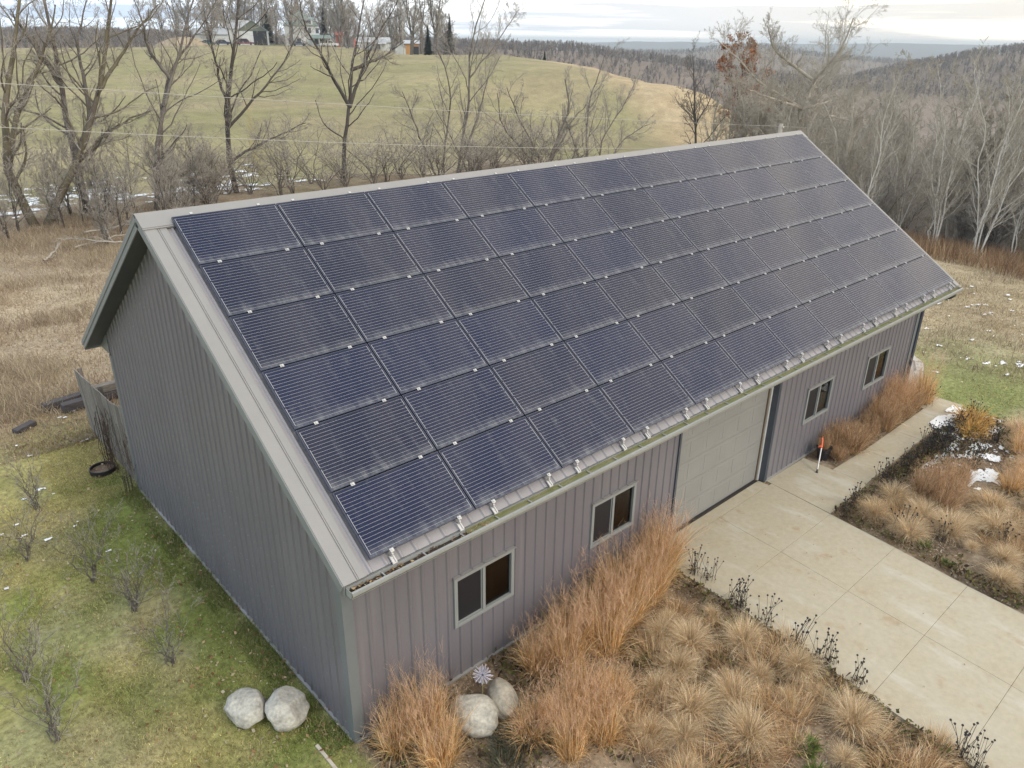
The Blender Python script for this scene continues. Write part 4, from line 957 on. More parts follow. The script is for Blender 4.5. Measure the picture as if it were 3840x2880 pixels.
for i, (x, y) in enumerate([(4.85, -4.45), (4.55, -4.75), (6.28, -2.3), (6.0, -4.2), (11.25, -3.55), (10.95, -4.1), (5.2, -3.35), (4.3, -1.75)]):
    clump('weed', 'green_weed', x, y, pr.uniform(.6, 1.0), f'small green leafy weed in the mulch, {nth(i)} of those beside the driveway', 'weed', 'green weeds in the mulch')

tr_ = random.Random(41); nt_ = {'left': 0, 'right': 0}
for k in range(400):
    if nt_['left'] + nt_['right'] >= 74: break
    w_ = 'left' if nt_['left'] < 50 else 'right'
    x, y = (tr_.uniform(2.6, 6.3), tr_.uniform(-6.0, -1.3)) if w_ == 'left' else (tr_.uniform(11.5, 16.5), tr_.uniform(-6, -2.2))
    if (w_ == 'left' and y > -1.6 and x < 5.2) or x > 14.0: continue
    nt_[w_] += 1
    clump('thatch', 'flopped_grass', x, y, tr_.uniform(.55, 1.0), 'flopped dry grass lying matted between the mop grasses ' + ('left of the driveway' if w_ == 'left' else 'in the right bed'), 'dry grass', 'flopped dry grasses in the ' + w_ + ' bed')
# black coneflower seedheads
def coneflower(seed):
    r = np.random.default_rng(seed); mb = MB()
    for k in range(r.integers(11, 17)):
        a = r.uniform(0, 6.28); b = np.array([r.normal(0, .07), r.normal(0, .07), 0]); l = r.uniform(.32, .62); le = r.uniform(.05, .45)
        pts = [b, b + [math.cos(a) * le * .3 * l, math.sin(a) * le * .3 * l, l * .5], b + [math.cos(a) * le * l, math.sin(a) * le * l, l]]
        mb.tube(pts, [.0045, .0035, .003], 4, cap=False); c = pts[-1]
        mb.lathe([(.004, -.016), (.016, -.006), (.018, .006), (.010, .018), (.001, .021)], c, 7)
    for k in range(26):
        a = r.uniform(0, 6.28); d = r.uniform(.02, .16); p = np.array([math.cos(a) * d, math.sin(a) * d, r.uniform(.01, .14)]); s = r.uniform(.02, .05)
        u = r.normal(0, 1, 3); u /= np.linalg.norm(u); v = np.cross(u, r.normal(0, 1, 3)); v /= np.linalg.norm(v)
        mb.face([p - u * s, p - v * s * .4, p + u * s, p + v * s * .4], 1)
    return mb
CF = []
for i in range(5):
    o = coneflower(50 + i).build('coneflower', [M_black, mat('dead_leaf_dark', (.075, .055, .035), .9, var=.4, var_scale=30)]); CF.append(o.data); bpy.data.objects.remove(o)
spots = [(*G(*C3(170, 440))[:2], 'left'), (*G(*C3(75, 400))[:2], 'left'), (*G(*C3(330, 590))[:2], 'left'), (*G(*C3(385, 620))[:2], 'left'), (*G(*C3(535, 725))[:2], 'left'), (*G(*C3(745, 880))[:2], 'left'), (*G(*C3(880, 985))[:2], 'left'), (*G(*C3(940, 975))[:2], 'left'), (*G(*C3(1120, 1110))[:2], 'left'), (*G(*C3(1800, 1600))[:2], 'left'), (*G(*C3(1900, 1655))[:2], 'left'),
         (11.45, -3.0, 'right'), (12.55, -4.6, 'right'), (11.7, -3.7, 'right'), (11.05, -1.95, 'right'), (11.6, -1.85, 'right')]
cr = random.Random(9)
for k in range(16): spots.append((12.9 + k * .31 + cr.uniform(-.1, .1), -1.86 + cr.uniform(-.22, .10), 'walk'))
for k in range(12): spots.append((cr.uniform(15, 17.6), cr.uniform(-3.0, -2.0), 'snow'))
spots += [(18.5, -.75, 'end'), (18.3, -.72, 'end'), (18.35, -2.0, 'end')]
cnt = {}
for x, y, w_ in spots:
    i = cnt.get(w_, 0); cnt[w_] = i + 1; o = bpy.data.objects.new('coneflower', CF[cr.randrange(5)]); COL.objects.link(o); s = cr.uniform(.8, 1.1); o.location = (x, y, 0); o.scale = (s, s, s); o.rotation_euler = (0, 0, cr.uniform(0, 6.28))
    lb = {'left': f'black coneflower seedheads on the left driveway edge, {nth(min(i,19))} plant from the garage', 'right': f'black coneflower seedheads in the right bed among mop grasses, {nth(min(i,19))} plant', 'walk': f'black coneflower seedheads along the walkway edge, {nth(min(i,19))} plant from the driveway corner',
          'snow': f'black coneflower seedheads standing in the snow patch, {nth(min(i,19))} plant', 'end': f'black coneflower seedheads at the far end of the walkway, {nth(min(i,19))} plant'}[w_]
    tag(o, lb, 'coneflower', 'black seedheads in the beds')

# stuff: leaf and chip litter, snow, turf
def flakes(name, x, y, z, size, cols, m, seed, asp=.55, tilt=.5, kind='stuff', label=None):
    r = np.random.default_rng(seed); n = len(x); a = r.uniform(0, 6.28, n); s = size * r.uniform(.5, 1.3, n)
    u = np.stack([np.cos(a), np.sin(a), r.normal(0, tilt * .5, n)], 1) * s[:, None]; v = np.stack([-np.sin(a), np.cos(a), r.normal(0, tilt, n)], 1) * (s * asp)[:, None]
    p = np.stack([x, y, z + .012 + np.abs(u[:, 2]) * .6 + r.random(n) * .02], 1)
    V = np.stack([p - u, p - v, p + u, p + v], 1).reshape(-1, 3); F = np.arange(4 * n).reshape(-1, 4)
    o = np_mesh(name, V, [F], m, tint=np.repeat(shades(r, n, cols, .2), 4, 0)); tag(o, label, None, kind=kind); return o
r = np.random.default_rng(5)
def in_bed(x, y):
    left = (x > .05) & (x < np.interp(-y, [0, 1, 2.3, 3.65, 4.6, 5.9, 20], [6.82, 6.78, 6.74, 6.62, 6.52, 6.38, 5.3]) - .04) & (y < -.05); right = (x > np.interp(-y, [0, 1.7, 3.2, 4.66, 5.6, 20], [11.1, 10.92, 10.76, 10.58, 10.5, 9.4]) + .04) & (y < -1.70) & (x < 19)
    wallbed = (x > 12.95) & (x < 18.7) & (y < -.05) & (y > -.84)
    return left | right | wallbed
n = 170000; x = r.uniform(0, 19, n); y = r.uniform(-7.5, 0, n); k = in_bed(x, y) & (r.random(n) < .75 * sstep(.25, .6, fbm(x, y, .7, 61)) + .15)
flakes('mulch', x[k], y[k], np.zeros(k.sum()), .026, [(.42, .34, .25), (.33, .25, .17), (.52, .45, .36), (.22, .15, .09), (.28, .2, .13)], M_tint, 1, .32, .5, label='wood chip mulch and straw litter in the beds')
n = 95000; x = r.uniform(0, 19, n); y = r.uniform(-7.5, 0, n); dens = sstep(.5, .72, fbm(x, y, .8, 63)) + sstep(1.5, .4, np.hypot((x - 16.2) / 1.3, (y + 2.4) / .6)) * .9 + sstep(.5, .0, np.abs(y + 1.95)) * (x > 11.2) + sstep(.45, .1, np.abs(x - 6.45 - (y + 3.5) * .07)) * .8 + sstep(.5, .1, np.abs(x - 11.0 - (y + 1.7) * .1)) * .8
k = in_bed(x, y) & (r.random(n) < dens * .8)
flakes('dead_foliage', x[k], y[k], r.random(k.sum()) * .12, .04, [(.09, .065, .04), (.06, .045, .03), (.15, .10, .055), (.20, .17, .06), (.11, .12, .04)], M_tint, 2, .4, .9, label='dark withered foliage between the plants')
def ground_z(x, y): return terrain(x, y)
x = r.uniform(6.6, 13, 130); y = -.3 - 9 * r.random(130) ** 1.2; k = (x < 11.3 - .1 * -y) | (y > -1.6); x, y = x[k], y[k]; flakes('fallen_leaves', x, y, np.full(len(x), .012), .018, [(.30, .2, .11), (.2, .13, .08), (.42, .33, .22)], M_tint, 77, .6, .3, label='few small leaves blown onto the concrete')
n = 5200; x = r.uniform(-7, 0.0, n); y = r.uniform(-1, 13, n); k = r.random(n) < .25 + .75 * sstep(-1.6, -.1, x)
x2 = r.uniform(-8, 14, 30000); y2 = r.uniform(12, 42, 30000); k2 = (fbm(x2, y2, 3, 71) > .42)
x3 = r.uniform(19, 40, 3000); y3 = r.uniform(-8, 6, 3000)
xs_ = np.concatenate([x[k], x2[k2], x3]); ys_ = np.concatenate([y[k], y2[k2], y3])
flakes('fallen_leaves', xs_, ys_, ground_z(xs_, ys_) + .03, .030, [(.42, .29, .17), (.34, .20, .10), (.5, .38, .25), (.26, .14, .07), (.55, .46, .36)], M_tint, 3, .6, .5, label='dry brown leaves scattered over grass')
def turf(name, x, y, hgt, wd, cols_fn, seed, lean=.45, label=None):
    r = np.random.default_rng(seed); n = len(x); z = ground_z(x, y) - .01; az = r.uniform(0, 6.28, n); L_ = hgt * r.uniform(.5, 1.25, n)
    P = arcs(r, np.stack([x, y, z], 1), az, np.abs(r.normal(lean, .25, n)), r.uniform(.2, 1.1, n), L_, 3)
    W = wd * r.uniform(.6, 1.3, n)[:, None] * np.array([[1, .8, .12]])
    V, F = strips(P, W, side_of(r, az)); c = cols_fn(x, y, r)
    o = np_mesh(name, V, [F], M_tint, tint=np.repeat(c, 6, 0)); tag(o, label, None, kind='stuff'); return o
n = 230000; x = -7.5 + 7.55 * r.random(n) ** .8; y = r.uniform(-.6, 13.2, n); k = (x < -.02) | (y > 9.3) | (y < -.05); x, y = x[k], y[k]
def lawn_col(x, y, r):
    c = ground_colour(x, y) * 1.34; n = len(x); q = r.random(n); c = c * np.exp(r.normal(-.03, .38, (n, 1)))
    c[q < .24] = np.array([.50, .42, .24]) * np.exp(r.normal(0, .2, ((q < .24).sum(), 1))); return c
turf('lawn_grass', x, y, .058, .0085, lawn_col, 21, .75, label='short olive and green lawn grass by the gable wall')
n = 12000; x = -.42 * r.random(n) ** 1.6 - .02; y = r.uniform(0, 9.3, n); k = fbm(x, y, .6, 55) > .42; x, y = x[k], y[k]
turf('lawn_grass', x, y, .12, .010, lambda x, y, r: shades(r, len(x), [(.13, .20, .045), (.18, .24, .06), (.26, .27, .09), (.40, .34, .18)], .25), 26, .55, label='taller green grass tufts along the foot of the gable wall')
n = 60000; x = r.uniform(18.9, 31, n); y = r.uniform(-8, 5.5, n); k = (y < -2.4) | (x > 19.15); x, y = x[k], y[k]; k = ~((x < 21.8) & (y > .0) & (y < 6)); x, y = x[k], y[k]
turf('lawn_grass', x, y, .07, .013, lawn_col, 22, .7, label='patchy green and straw lawn grass beyond the walkway')
n = 150000; x = r.uniform(-9, 12, n); y = 12.4 + 30 * r.random(n) ** 1.5; hf = fbm(x, y, 2.5, 81)
def mead_col(x, y, r):
    n = len(x); return shades(r, n, [(.43, .355, .255), (.35, .28, .195), (.52, .44, .33), (.27, .20, .145), (.38, .33, .21)], .2)
turf('meadow_grass', x, y, .12 + .34 * sstep(.45, .75, hf), .016, mead_col, 23, .55, label='matted straw coloured meadow grass behind the building')
n = 34000; x = r.uniform(-9, 13, n); y = 14 + 27 * r.random(n) ** 1.3; k = fbm(x, y, 1.9, 181) > .55; x, y = x[k], y[k]
turf('meadow_weeds', x, y, .42, .013, lambda x, y, r: shades(r, len(x), [(.24, .17, .12), (.30, .22, .16), (.19, .13, .09), (.36, .29, .21)], .2), 123, .4, label='taller brown dead weeds in the meadow behind the building')
n = 90000; x = r.uniform(22, 46, n); y = r.uniform(-14, 26, n)
turf('meadow_grass', x, y, .10 + .22 * sstep(.5, .75, fbm(x, y, 3, 82)), .022, mead_col, 24, .55, label='straw coloured rough grass beyond the far end')
n = 46000; x = r.uniform(33, 54, n); y = r.uniform(-14, 30, n); edge = 36.5 + (fbm(x, y, 6, 84) - .5) * 6 + np.maximum(0, y - 4) * .25; k = (x > edge); x, y = x[k], y[k]
turf('tall_weeds', x, y, .95, .03, lambda x, y, r: shades(r, len(x), [(.26, .16, .10), (.33, .23, .14), (.2, .12, .075), (.38, .28, .17)], .2), 25, .22, label='reddish brown tall dead weeds at the wood edge')
def snow_obj(name, regs, label):
    Vs, Fs, o = [], [], 0
    for x0, x1, y0, y1, cell, thr, sc, seed in regs:
        gx = np.arange(x0, x1, cell); gy = np.arange(y0, y1, cell); X, Y = np.meshgrid(gx, gy); X = X.ravel() + (r.random(X.size) - .5) * cell * .0; Y = Y.ravel()
        cx, cy = (x0 + x1) / 2, (y0 + y1) / 2; e = np.maximum(np.abs(X - cx) / (x1 - x0), np.abs(Y - cy) / (y1 - y0)) * 2
        k = fbm(X, Y * 1.6, sc, seed, 4) > thr + .25 * np.maximum(0, e - .6); X, Y = X[k], Y[k]
        if not len(X): continue
        jx = lambda a, b: (vnoise(a, b, cell * .9, 5) - .5) * cell * .7; jy = lambda a, b: (vnoise(a, b, cell * .9, 6) - .5) * cell * .7
        P = []
        for dx, dy in ((0, 0), (cell, 0), (cell, cell), (0, cell)):
            a, b = X + dx, Y + dy; zz = ground_z(a, b) + .02 + .035 * fbm(a, b, cell * 3, 9); P.append(np.stack([a + jx(a, b), b + jy(a, b), zz], 1))
        V = np.stack(P, 1).reshape(-1, 3); Vs.append(V); Fs.append(np.arange(len(V)).reshape(-1, 4) + o); o += len(V)
    ob = np_mesh(name, np.vstack(Vs), [np.vstack(Fs)], M_snow); tag(ob, label, None, kind='stuff')
snow_obj('snow', [(16.7, 18.75, -2.85, -1.35, .04, .40, .45, 3), (14.4, 17.2, -3.8, -2.2, .04, .47, .4, 4), (-4.5, -.9, 6.5, 11.5, .035, .79, .32, 5), (-6, 3, 11.6, 16.5, .05, .79, .4, 6), (.15, 1.3, 11.2, 13.2, .06, .38, .8, 7),
                  (-12, 24, 42.5, 52, .13, .57, .8, 8), (20, 36, -9, 9, .06, .765, .5, 10), (44, 60, -5, 14, .14, .69, 1.2, 11)], 'thin leftover snow patches on the ground')

# ------------------------------------------------------------------ bare trees
def norm(a): return a / (np.linalg.norm(a, axis=-1, keepdims=True) + 1e-12)
def tubes(P, R, sides):
    """P (B,n,3), R (B,n) -> verts, quads"""
    B, n, _ = P.shape
    T = np.gradient(P, axis=1) if n > 2 else np.repeat((P[:, 1:] - P[:, :1]), 2, 1); T = norm(T)
    ref = np.where(np.abs(T[:, :1, 2:]) > .8, np.array([[[1., .2, 0]]]), np.array([[[.1, .1, 1.]]])); U = norm(np.cross(T, np.broadcast_to(ref, T.shape))); W = np.cross(T, U)
    a = np.arange(sides) * 2 * np.pi / sides
    V = P[:, :, None] + R[:, :, None, None] * (np.cos(a)[None, None, :, None] * U[:, :, None] + np.sin(a)[None, None, :, None] * W[:, :, None])
    b = (np.arange(B) * n * sides)[:, None, None] + (np.arange(n - 1) * sides)[None, :, None] + np.arange(sides)[None, None]
    k2 = np.roll(np.arange(sides), -1) - np.arange(sides)
    F = np.stack([b, b + k2, b + k2 + sides, b + sides], -1).reshape(-1, 4)
    return V.reshape(-1, 3), F
def resample(pts, n, r=None, jit=0):
    pts = np.asarray(pts, float); s = np.concatenate([[0], np.cumsum(np.linalg.norm(np.diff(pts, axis=0), axis=1))]); t = np.linspace(0, s[-1], n)
    q = np.stack([np.interp(t, s, pts[:, i]) for i in range(3)], 1)
    q[1:-1] = q[1:-1] * .5 + (q[:-2] + q[2:]) * .25
    if jit: q[1:-1] += r.normal(0, jit, (n - 2, 3))
    return q
def grow(r, stems, levels, rmin=.009):
    """stems: [(points, radius at base, radius at tip)]; levels: dicts(k, L, ang, n, wig, up, t0, rf)"""
    groups = []; P = np.stack([resample(s[0], 14, r, .03) for s in stems]); R = np.stack([np.linspace(s[1], s[2], 14) for s in stems])
    H = np.array([np.linalg.norm(np.diff(p, axis=0), axis=1).sum() for p in P])
    groups.append((P, R, 7))
    for li, lv in enumerate(levels):
        B, n, _ = P.shape; k = lv['k']; t = lv['t0'] + (1 - lv['t0']) * (np.arange(k)[None] + r.random((B, k))) / k; t = np.clip(t, 0, .995)
        f = t * (n - 1); i = np.floor(f).astype(int); i = np.minimum(i, n - 2); fr = f - i; bi = np.arange(B)[:, None]
        S = P[bi, i] * (1 - fr)[..., None] + P[bi, i + 1] * fr[..., None]; D = norm(P[bi, i + 1] - P[bi, i]); rad = R[bi, i] * (1 - fr) + R[bi, i + 1] * fr
        perp = norm(np.cross(D, r.normal(0, 1, D.shape))); ang = r.normal(lv['ang'], .16, t.shape)[..., None]
        d = norm(D * np.cos(ang) + perp * np.sin(ang)); L_ = lv['L'] * (1 - lv.get('ft', .55) * t) * r.uniform(.6, 1.25, t.shape)
        if lv.get('rel'): L_ = L_ * H[:, None]
        S = S.reshape(-1, 3); d = d.reshape(-1, 3); L_ = L_.ravel(); rad = np.maximum(rad.ravel() * lv['rf'], rmin); m = lv['n']
        pts = [S]; p = S
        for j in range(m):
            d = norm(d + r.normal(0, lv['wig'], d.shape) + np.array([0, 0, lv['up']])); p = p + d * (L_ / m)[:, None]; pts.append(p)
        P = np.stack(pts, 1); R = rad[:, None] * np.linspace(1, .38, m + 1)[None]; R = np.maximum(R, rmin * .6); H = L_
        groups.append((P, R, 5 if li == 0 else 3))
    return groups
def tree_meshes(groups, name, m_trunk, m_twig, parent, split=2):
    def mk(gs, nm, m):
        Vs, Fs, o = [], [], 0
        for P, R, s in gs:
            V, F = tubes(P, R, s); Vs.append(V); Fs.append(F + o); o += len(V)
        return np_mesh(nm, np.vstack(Vs), [np.vstack(Fs)], m, smooth=True, parent=parent)
    mk(groups[:split], 'trunk', m_trunk); mk(groups[split:], 'crown', m_twig)
LV_OAK = [dict(k=14, L=.36, rel=1, ang=.8, n=9, wig=.12, up=.08, t0=.18, rf=.42, ft=.5), dict(k=7, L=.55, rel=1, ang=.75, n=6, wig=.15, up=.05, t0=.15, rf=.5), dict(k=6, L=.55, rel=1, ang=.7, n=4, wig=.18, up=.05, t0=.12, rf=.5), dict(k=4, L=.6, rel=1, ang=.65, n=2, wig=.18, up=.06, t0=.1, rf=.7)]
LV_BUSHY = [dict(k=13, L=.36, rel=1, ang=.7, n=7, wig=.14, up=.09, t0=.12, rf=.45, ft=.45), dict(k=8, L=.52, rel=1, ang=.72, n=5, wig=.18, up=.06, t0=.1, rf=.55), dict(k=7, L=.55, rel=1, ang=.7, n=3, wig=.22, up=.08, t0=.1, rf=.6), dict(k=4, L=.62, rel=1, ang=.65, n=2, wig=.2, up=.1, t0=.1, rf=.7)]
LV_BIRCH = [dict(k=20, L=.27, rel=1, ang=.62, n=6, wig=.07, up=.10, t0=.15, rf=.42, ft=.6), dict(k=9, L=.42, rel=1, ang=.6, n=4, wig=.12, up=.08, t0=.15, rf=.6), dict(k=6, L=.5, rel=1, ang=.6, n=3, wig=.16, up=.08, t0=.1, rf=.65)]
def VP(pts, Y):           # a stem drawn on the upright plane y = Y, given in 2212-wide photo coordinates
    return np.array([PL(a * 1.736, b * 1.736, 1, Y) for a, b in pts])
TREES = []
def fence_tree(name, label, Y, stems, r0, levels=LV_OAK, mt=M_bark, mw=M_twig, seed=1, group='bare trees of the hedgerow', rmin=.0065, deep=1.0, fork=.45):
    r = np.random.default_rng(seed); st = []; base = None
    for k, s in enumerate(stems):
        p = VP(s, Y)
        if k == 0: base = p[0].copy(); base[2] = tz(base[0], base[1])
        t = np.linspace(0, 1, len(p)); main = abs(s[0][0] - stems[0][0][0]) < 60 and s[0][1] > stems[0][0][1] - 25
        p[:, 1] += np.cumsum(r.normal(0, .35 * deep, len(p))) * (t > 0)
        if main: p[0, 2] = tz(p[0, 0], p[0, 1]) - .15; st.append((p, r0 * .85 * (1 if k == 0 else .8), max(.03, r0 * .16)))
        else: 
            j = np.argmin(np.linalg.norm(st[0][0][:, [0, 2]] - p[0, [0, 2]], axis=1)); p[0] = st[0][0][j]; st.append((p, r0 * fork, max(.02, r0 * .1)))
    root = empty(name, base, label=label, cat='tree', group=group)
    tree_meshes(grow(r, st, levels, rmin), name, mt, mw, root); TREES.append(root); return root
fence_tree('bare_tree', 'bare tree with thick mossy trunk leaning left at the left photo edge', 40.5, [[(75, 487), (45, 430), (12, 370), (3, 300), (5, 230), (22, 140), (38, 40), (48, -60)], [(8, 345), (35, 245), (70, 170), (105, 90), (120, 10)]], .30, mt=M_barkg, seed=2, fork=.6)
fence_tree('bare_tree', 'bare tree with pale trunk leaning right, crossing its darker neighbour', 40.0, [[(100, 490), (125, 430), (165, 350), (195, 270), (205, 200), (225, 100), (222, 0), (230, -70)], [(165, 350), (230, 300), (290, 260), (340, 240)], [(205, 200), (250, 130), (290, 60), (330, 10)]], .26, mt=M_barkg, seed=3)
fence_tree('bare_tree', 'bare tree with dark forked trunk leaning left through a crossing neighbour', 42.0, [[(190, 460), (170, 390), (165, 340), (150, 250), (130, 180), (115, 90), (95, 10), (80, -70)], [(165, 340), (190, 270), (180, 180), (165, 90), (190, 0)], [(130, 190), (95, 130), (50, 60), (20, 20)]], .27, mt=M_bark, seed=4, fork=.62)
fence_tree('bare_tree', 'slender bare tree with curving forked trunk left of the roof ridge', 40.2, [[(338, 455), (332, 370), (328, 300), (345, 230), (365, 170), (385, 110), (400, 40), (420, -50)], [(345, 230), (372, 180), (400, 120), (450, 50), (470, 0)], [(365, 170), (330, 110), (310, 50), (290, 0)]], .18, seed=5, fork=.65)
fence_tree('bare_tree', 'thin bare sapling standing just right of the slender forked tree', 39.8, [[(360, 458), (357, 390), (352, 320), (350, 270), (354, 225)]], .11, levels=LV_BUSHY, seed=6)
fence_tree('bare_tree', 'straight dark bare tree behind the left end of the solar array', 42.5, [[(512, 418), (497, 350), (490, 280), (487, 220), (492, 140), (500, 60), (502, -20), (505, -110)], [(490, 270), (545, 210), (600, 150), (650, 60)], [(487, 230), (470, 180), (455, 100), (440, 20)], [(492, 330), (560, 305), (640, 262)]], .22, mt=M_barkd, seed=7)
fence_tree('bare_tree', 'bare tree splitting into a wide V of limbs behind the array', 42.0, [[(740, 410), (738, 330), (740, 270), (745, 230), (750, 150), (770, 70), (790, -30)], [(745, 230), (715, 170), (690, 120), (655, 60), (640, -20)], [(745, 230), (770, 180), (800, 120), (830, 60), (870, -20)], [(800, 140), (850, 120), (890, 90)]], .19, mt=M_barkd, seed=28, fork=.72)
fence_tree('bare_tree', 'tall multi-stemmed bare tree rising above the hill crest', 42.0, [[(985, 375), (995, 300), (1000, 240), (1003, 170), (1012, 90), (1040, 10), (1055, -50)], [(958, 378), (960, 300), (968, 240), (950, 160), (930, 100)], [(950, 376), (935, 330), (915, 270), (890, 200)], [(990, 372), (1020, 300), (1040, 230), (1070, 150)], [(1003, 170), (1080, 80), (1110, 20)]], .14, levels=LV_BUSHY, seed=9)
fence_tree('bare_tree', 'low broad bare tree with many rising stems behind the ridge middle', 41.5, [[(1180, 356), (1195, 290), (1215, 235), (1205, 170)], [(1175, 356), (1150, 310), (1125, 255), (1105, 190)], [(1183, 356), (1215, 285), (1262, 225)], [(1170, 356), (1120, 320), (1075, 270), (1060, 200)]], .15, levels=LV_BUSHY, seed=10)
fence_tree('bare_tree', 'sprawling bare tree right of the low broad one behind the ridge', 41.5, [[(1272, 346), (1275, 280), (1290, 215), (1310, 150), (1318, 120)], [(1290, 346), (1300, 300), (1340, 240), (1375, 180)], [(1262, 346), (1235, 300), (1215, 250)], [(1300, 335), (1350, 300), (1400, 270)]], .14, levels=LV_BUSHY, seed=11)
fence_tree('bare_tree', 'dark round-crowned bare tree standing alone before the stubble field', 46.0, [[(1508, 316), (1508, 270), (1510, 215), (1514, 165), (1520, 120)], [(1509, 262), (1485, 232), (1466, 195)], [(1509, 264), (1535, 225), (1552, 180)]], .2, levels=LV_BUSHY, mt=M_barkd, mw=M_bark, seed=12)
oak = fence_tree('oak_tree', 'oak still holding rusty orange leaves beside the big pale tree', 50.0, [[(1597, 325), (1598, 250), (1605, 190), (1602, 140), (1592, 82)], [(1605, 200), (1628, 150), (1635, 95)], [(1600, 230), (1575, 160), (1570, 110)], [(1598, 285), (1640, 240), (1655, 200)]], .2, levels=LV_OAK[:3], mt=M_barkd, mw=M_bark, seed=13)
big = fence_tree('pale_tree', 'largest pale broad-crowned bare tree rising behind the utility pole', 36.0, [[(1735, 318), (1730, 235), (1722, 170), (1735, 110), (1750, 40)], [(1730, 240), (1660, 180), (1620, 120), (1600, 90)], [(1730, 225), (1800, 160), (1840, 110), (1862, 60)], [(1732, 255), (1830, 222), (1905, 200)], [(1731, 245), (1640, 205), (1575, 190)], [(1722, 170), (1690, 110), (1680, 55)], [(1733, 270), (1840, 262), (1890, 260)]], .42, levels=[dict(LV_OAK[0], k=22, rf=.32)] + LV_OAK[1:], mt=M_pale, mw=M_pale, seed=14, rmin=.011, deep=2.5)
# orange leaves of the oak
r = np.random.default_rng(4); cr_ = [c for c in oak.children if c.name.startswith('crown')][0]; co = np.empty(len(cr_.data.vertices) * 3, np.float32); cr_.data.vertices.foreach_get('co', co); co = co.reshape(-1, 3)
kk = r.integers(0, len(co), 9000); cl = vnoise(co[kk, 0] + co[kk, 1], co[kk, 2], 1.5, 3); kk = kk[cl > .52]
pp = co[kk] + r.normal(0, .10, (len(kk), 3)); a = norm(r.normal(0, 1, pp.shape)) * .15; b = norm(np.cross(a, r.normal(0, 1, pp.shape))) * .10
V = np.stack([pp - a, pp - b, pp + a, pp + b], 1).reshape(-1, 3)
lf = np_mesh('foliage', V, [np.arange(len(V)).reshape(-1, 4)], M_tint, tint=np.repeat(shades(r, len(pp), [(.34, .15, .07), (.42, .20, .09), (.26, .11, .06)], .2), 4, 0)); lf.parent = oak; lf.matrix_parent_inverse = oak.matrix_basis.inverted()

# prototypes for the wood and the undergrowth, then copies
def proto(name, H, nst, spread, r0, levels, mt, mw, seed, rmin, split=2):
    r = np.random.default_rng(seed); st = []
    for k in range(nst):
        a = r.uniform(0, 6.28); sp = spread * (r.uniform(.5, 1) if k else r.uniform(0, .35)); h = H * r.uniform(.75, 1) if k else H
        p = np.array([[0, 0, -.2]] + [[math.cos(a) * sp * h * t ** 1.3 + r.normal(0, .02 * H) * (t > .1), math.sin(a) * sp * h * t ** 1.3 + r.normal(0, .02 * H) * (t > .1), h * t] for t in (.12, .3, .5, .7, .85, 1)])
        st.append((p, r0 * (1 if k == 0 else .75), r0 * .12))
    root = empty(name, (0, 0, 0)); tree_meshes(grow(r, st, levels, rmin), name, mt, mw, root, split); return root
def place(protos, spots, labels, cat, group, rs, sc=(.8, 1.15)):
    used = set()
    for i, (x, y) in enumerate(spots):
        p = protos[i % len(protos)]; s = rs.uniform(*sc); z = tz(x, y)
        if p.name not in used: o = p; used.add(p.name); o.location = (x, y, z); o.rotation_euler = (0, 0, rs.uniform(0, 6.28)); o.scale = (s, s, s)
        else: o = copy_tree(p, (x, y, z), rs.uniform(0, 6.28), s)
        tag(o, labels(i), cat, group)
rs = random.Random(31)
PA = [proto('bare_tree', 11.5, n_, sp, .20, LV_BUSHY, M_pale, M_pale, 200 + n_, .013) for n_, sp in ((3, .32), (4, .38), (2, .25), (5, .42))]
PB = [proto('bare_tree', 12, n_, sp, .17, LV_OAK, M_bark, M_twig, 300 + n_, .012) for n_, sp in ((2, .25), (3, .3), (1, .2))]
LVB = LV_BIRCH
BI = [proto('white_birch', 9.5, n_, sp, .052, LVB, M_birch, M_pale, 400 + n_ * 3, .0085) for n_, sp in ((4, .26), (3, .22), (5, .32), (2, .2))]
D_ = lambda x, y: (2560 + x / 1.728, y / 1.728)
bspots = [GT(*D_(a, b))[:2] for a, b in ((1440, 1440), (1575, 1450), (1690, 1470), (1740, 1500), (1980, 1590), (1235, 1290), (2080, 1600), (2190, 1560), (1880, 1540), (1340, 1390), (1920, 1180))]
bspots += [(45.5, 1.2), (47, -2), (44, 13), (43.5, 6.2), (44.5, 3.4), (46, 9.5), (44.8, -4.5), (46.2, -7), (47.5, 5.5), (48.4, 1.5), (49, 8), (47.8, 12.4), (50, -1.2), (49.2, -5), (50.5, 4.6)]
place(BI, bspots, lambda i: 'slender white-barked birch at the wood edge, ' + (nth(i) + ' of the row along the roof edge' if i < 11 else nth(i - 11) + ' of those right of the roof'), 'birch tree', 'white birches at the wood edge', rs, (.85, 1.15))
ws = []
while len(ws) < 104:
    x = rs.uniform(47, 112); y = rs.uniform(-34, 44)
    if x - 50 < max(0, (y - 18)) * 1.35: continue
    d = np.array([x, y]) - CAM[:2]; b = math.atan2(d @ HR, d @ HF)
    if b > .78 or b < .26: continue
    if any(math.hypot(x - a, y - c) < 2.7 for a, c in ws): continue
    ws.append((x, y))
ws += [(77, 46.5), (80, 43), (83, 48), (87, 50)]
ws.sort(key=lambda p: (p[0] - CAM[0]) ** 2 + (p[1] - CAM[1]) ** 2)
place(PA + PA[:2] + PB, ws, lambda i: 'bare greyish tree crowded among others in the wood beyond the far end', 'tree', 'bare trees crowded in the wood', rs, (.72, 1.02))
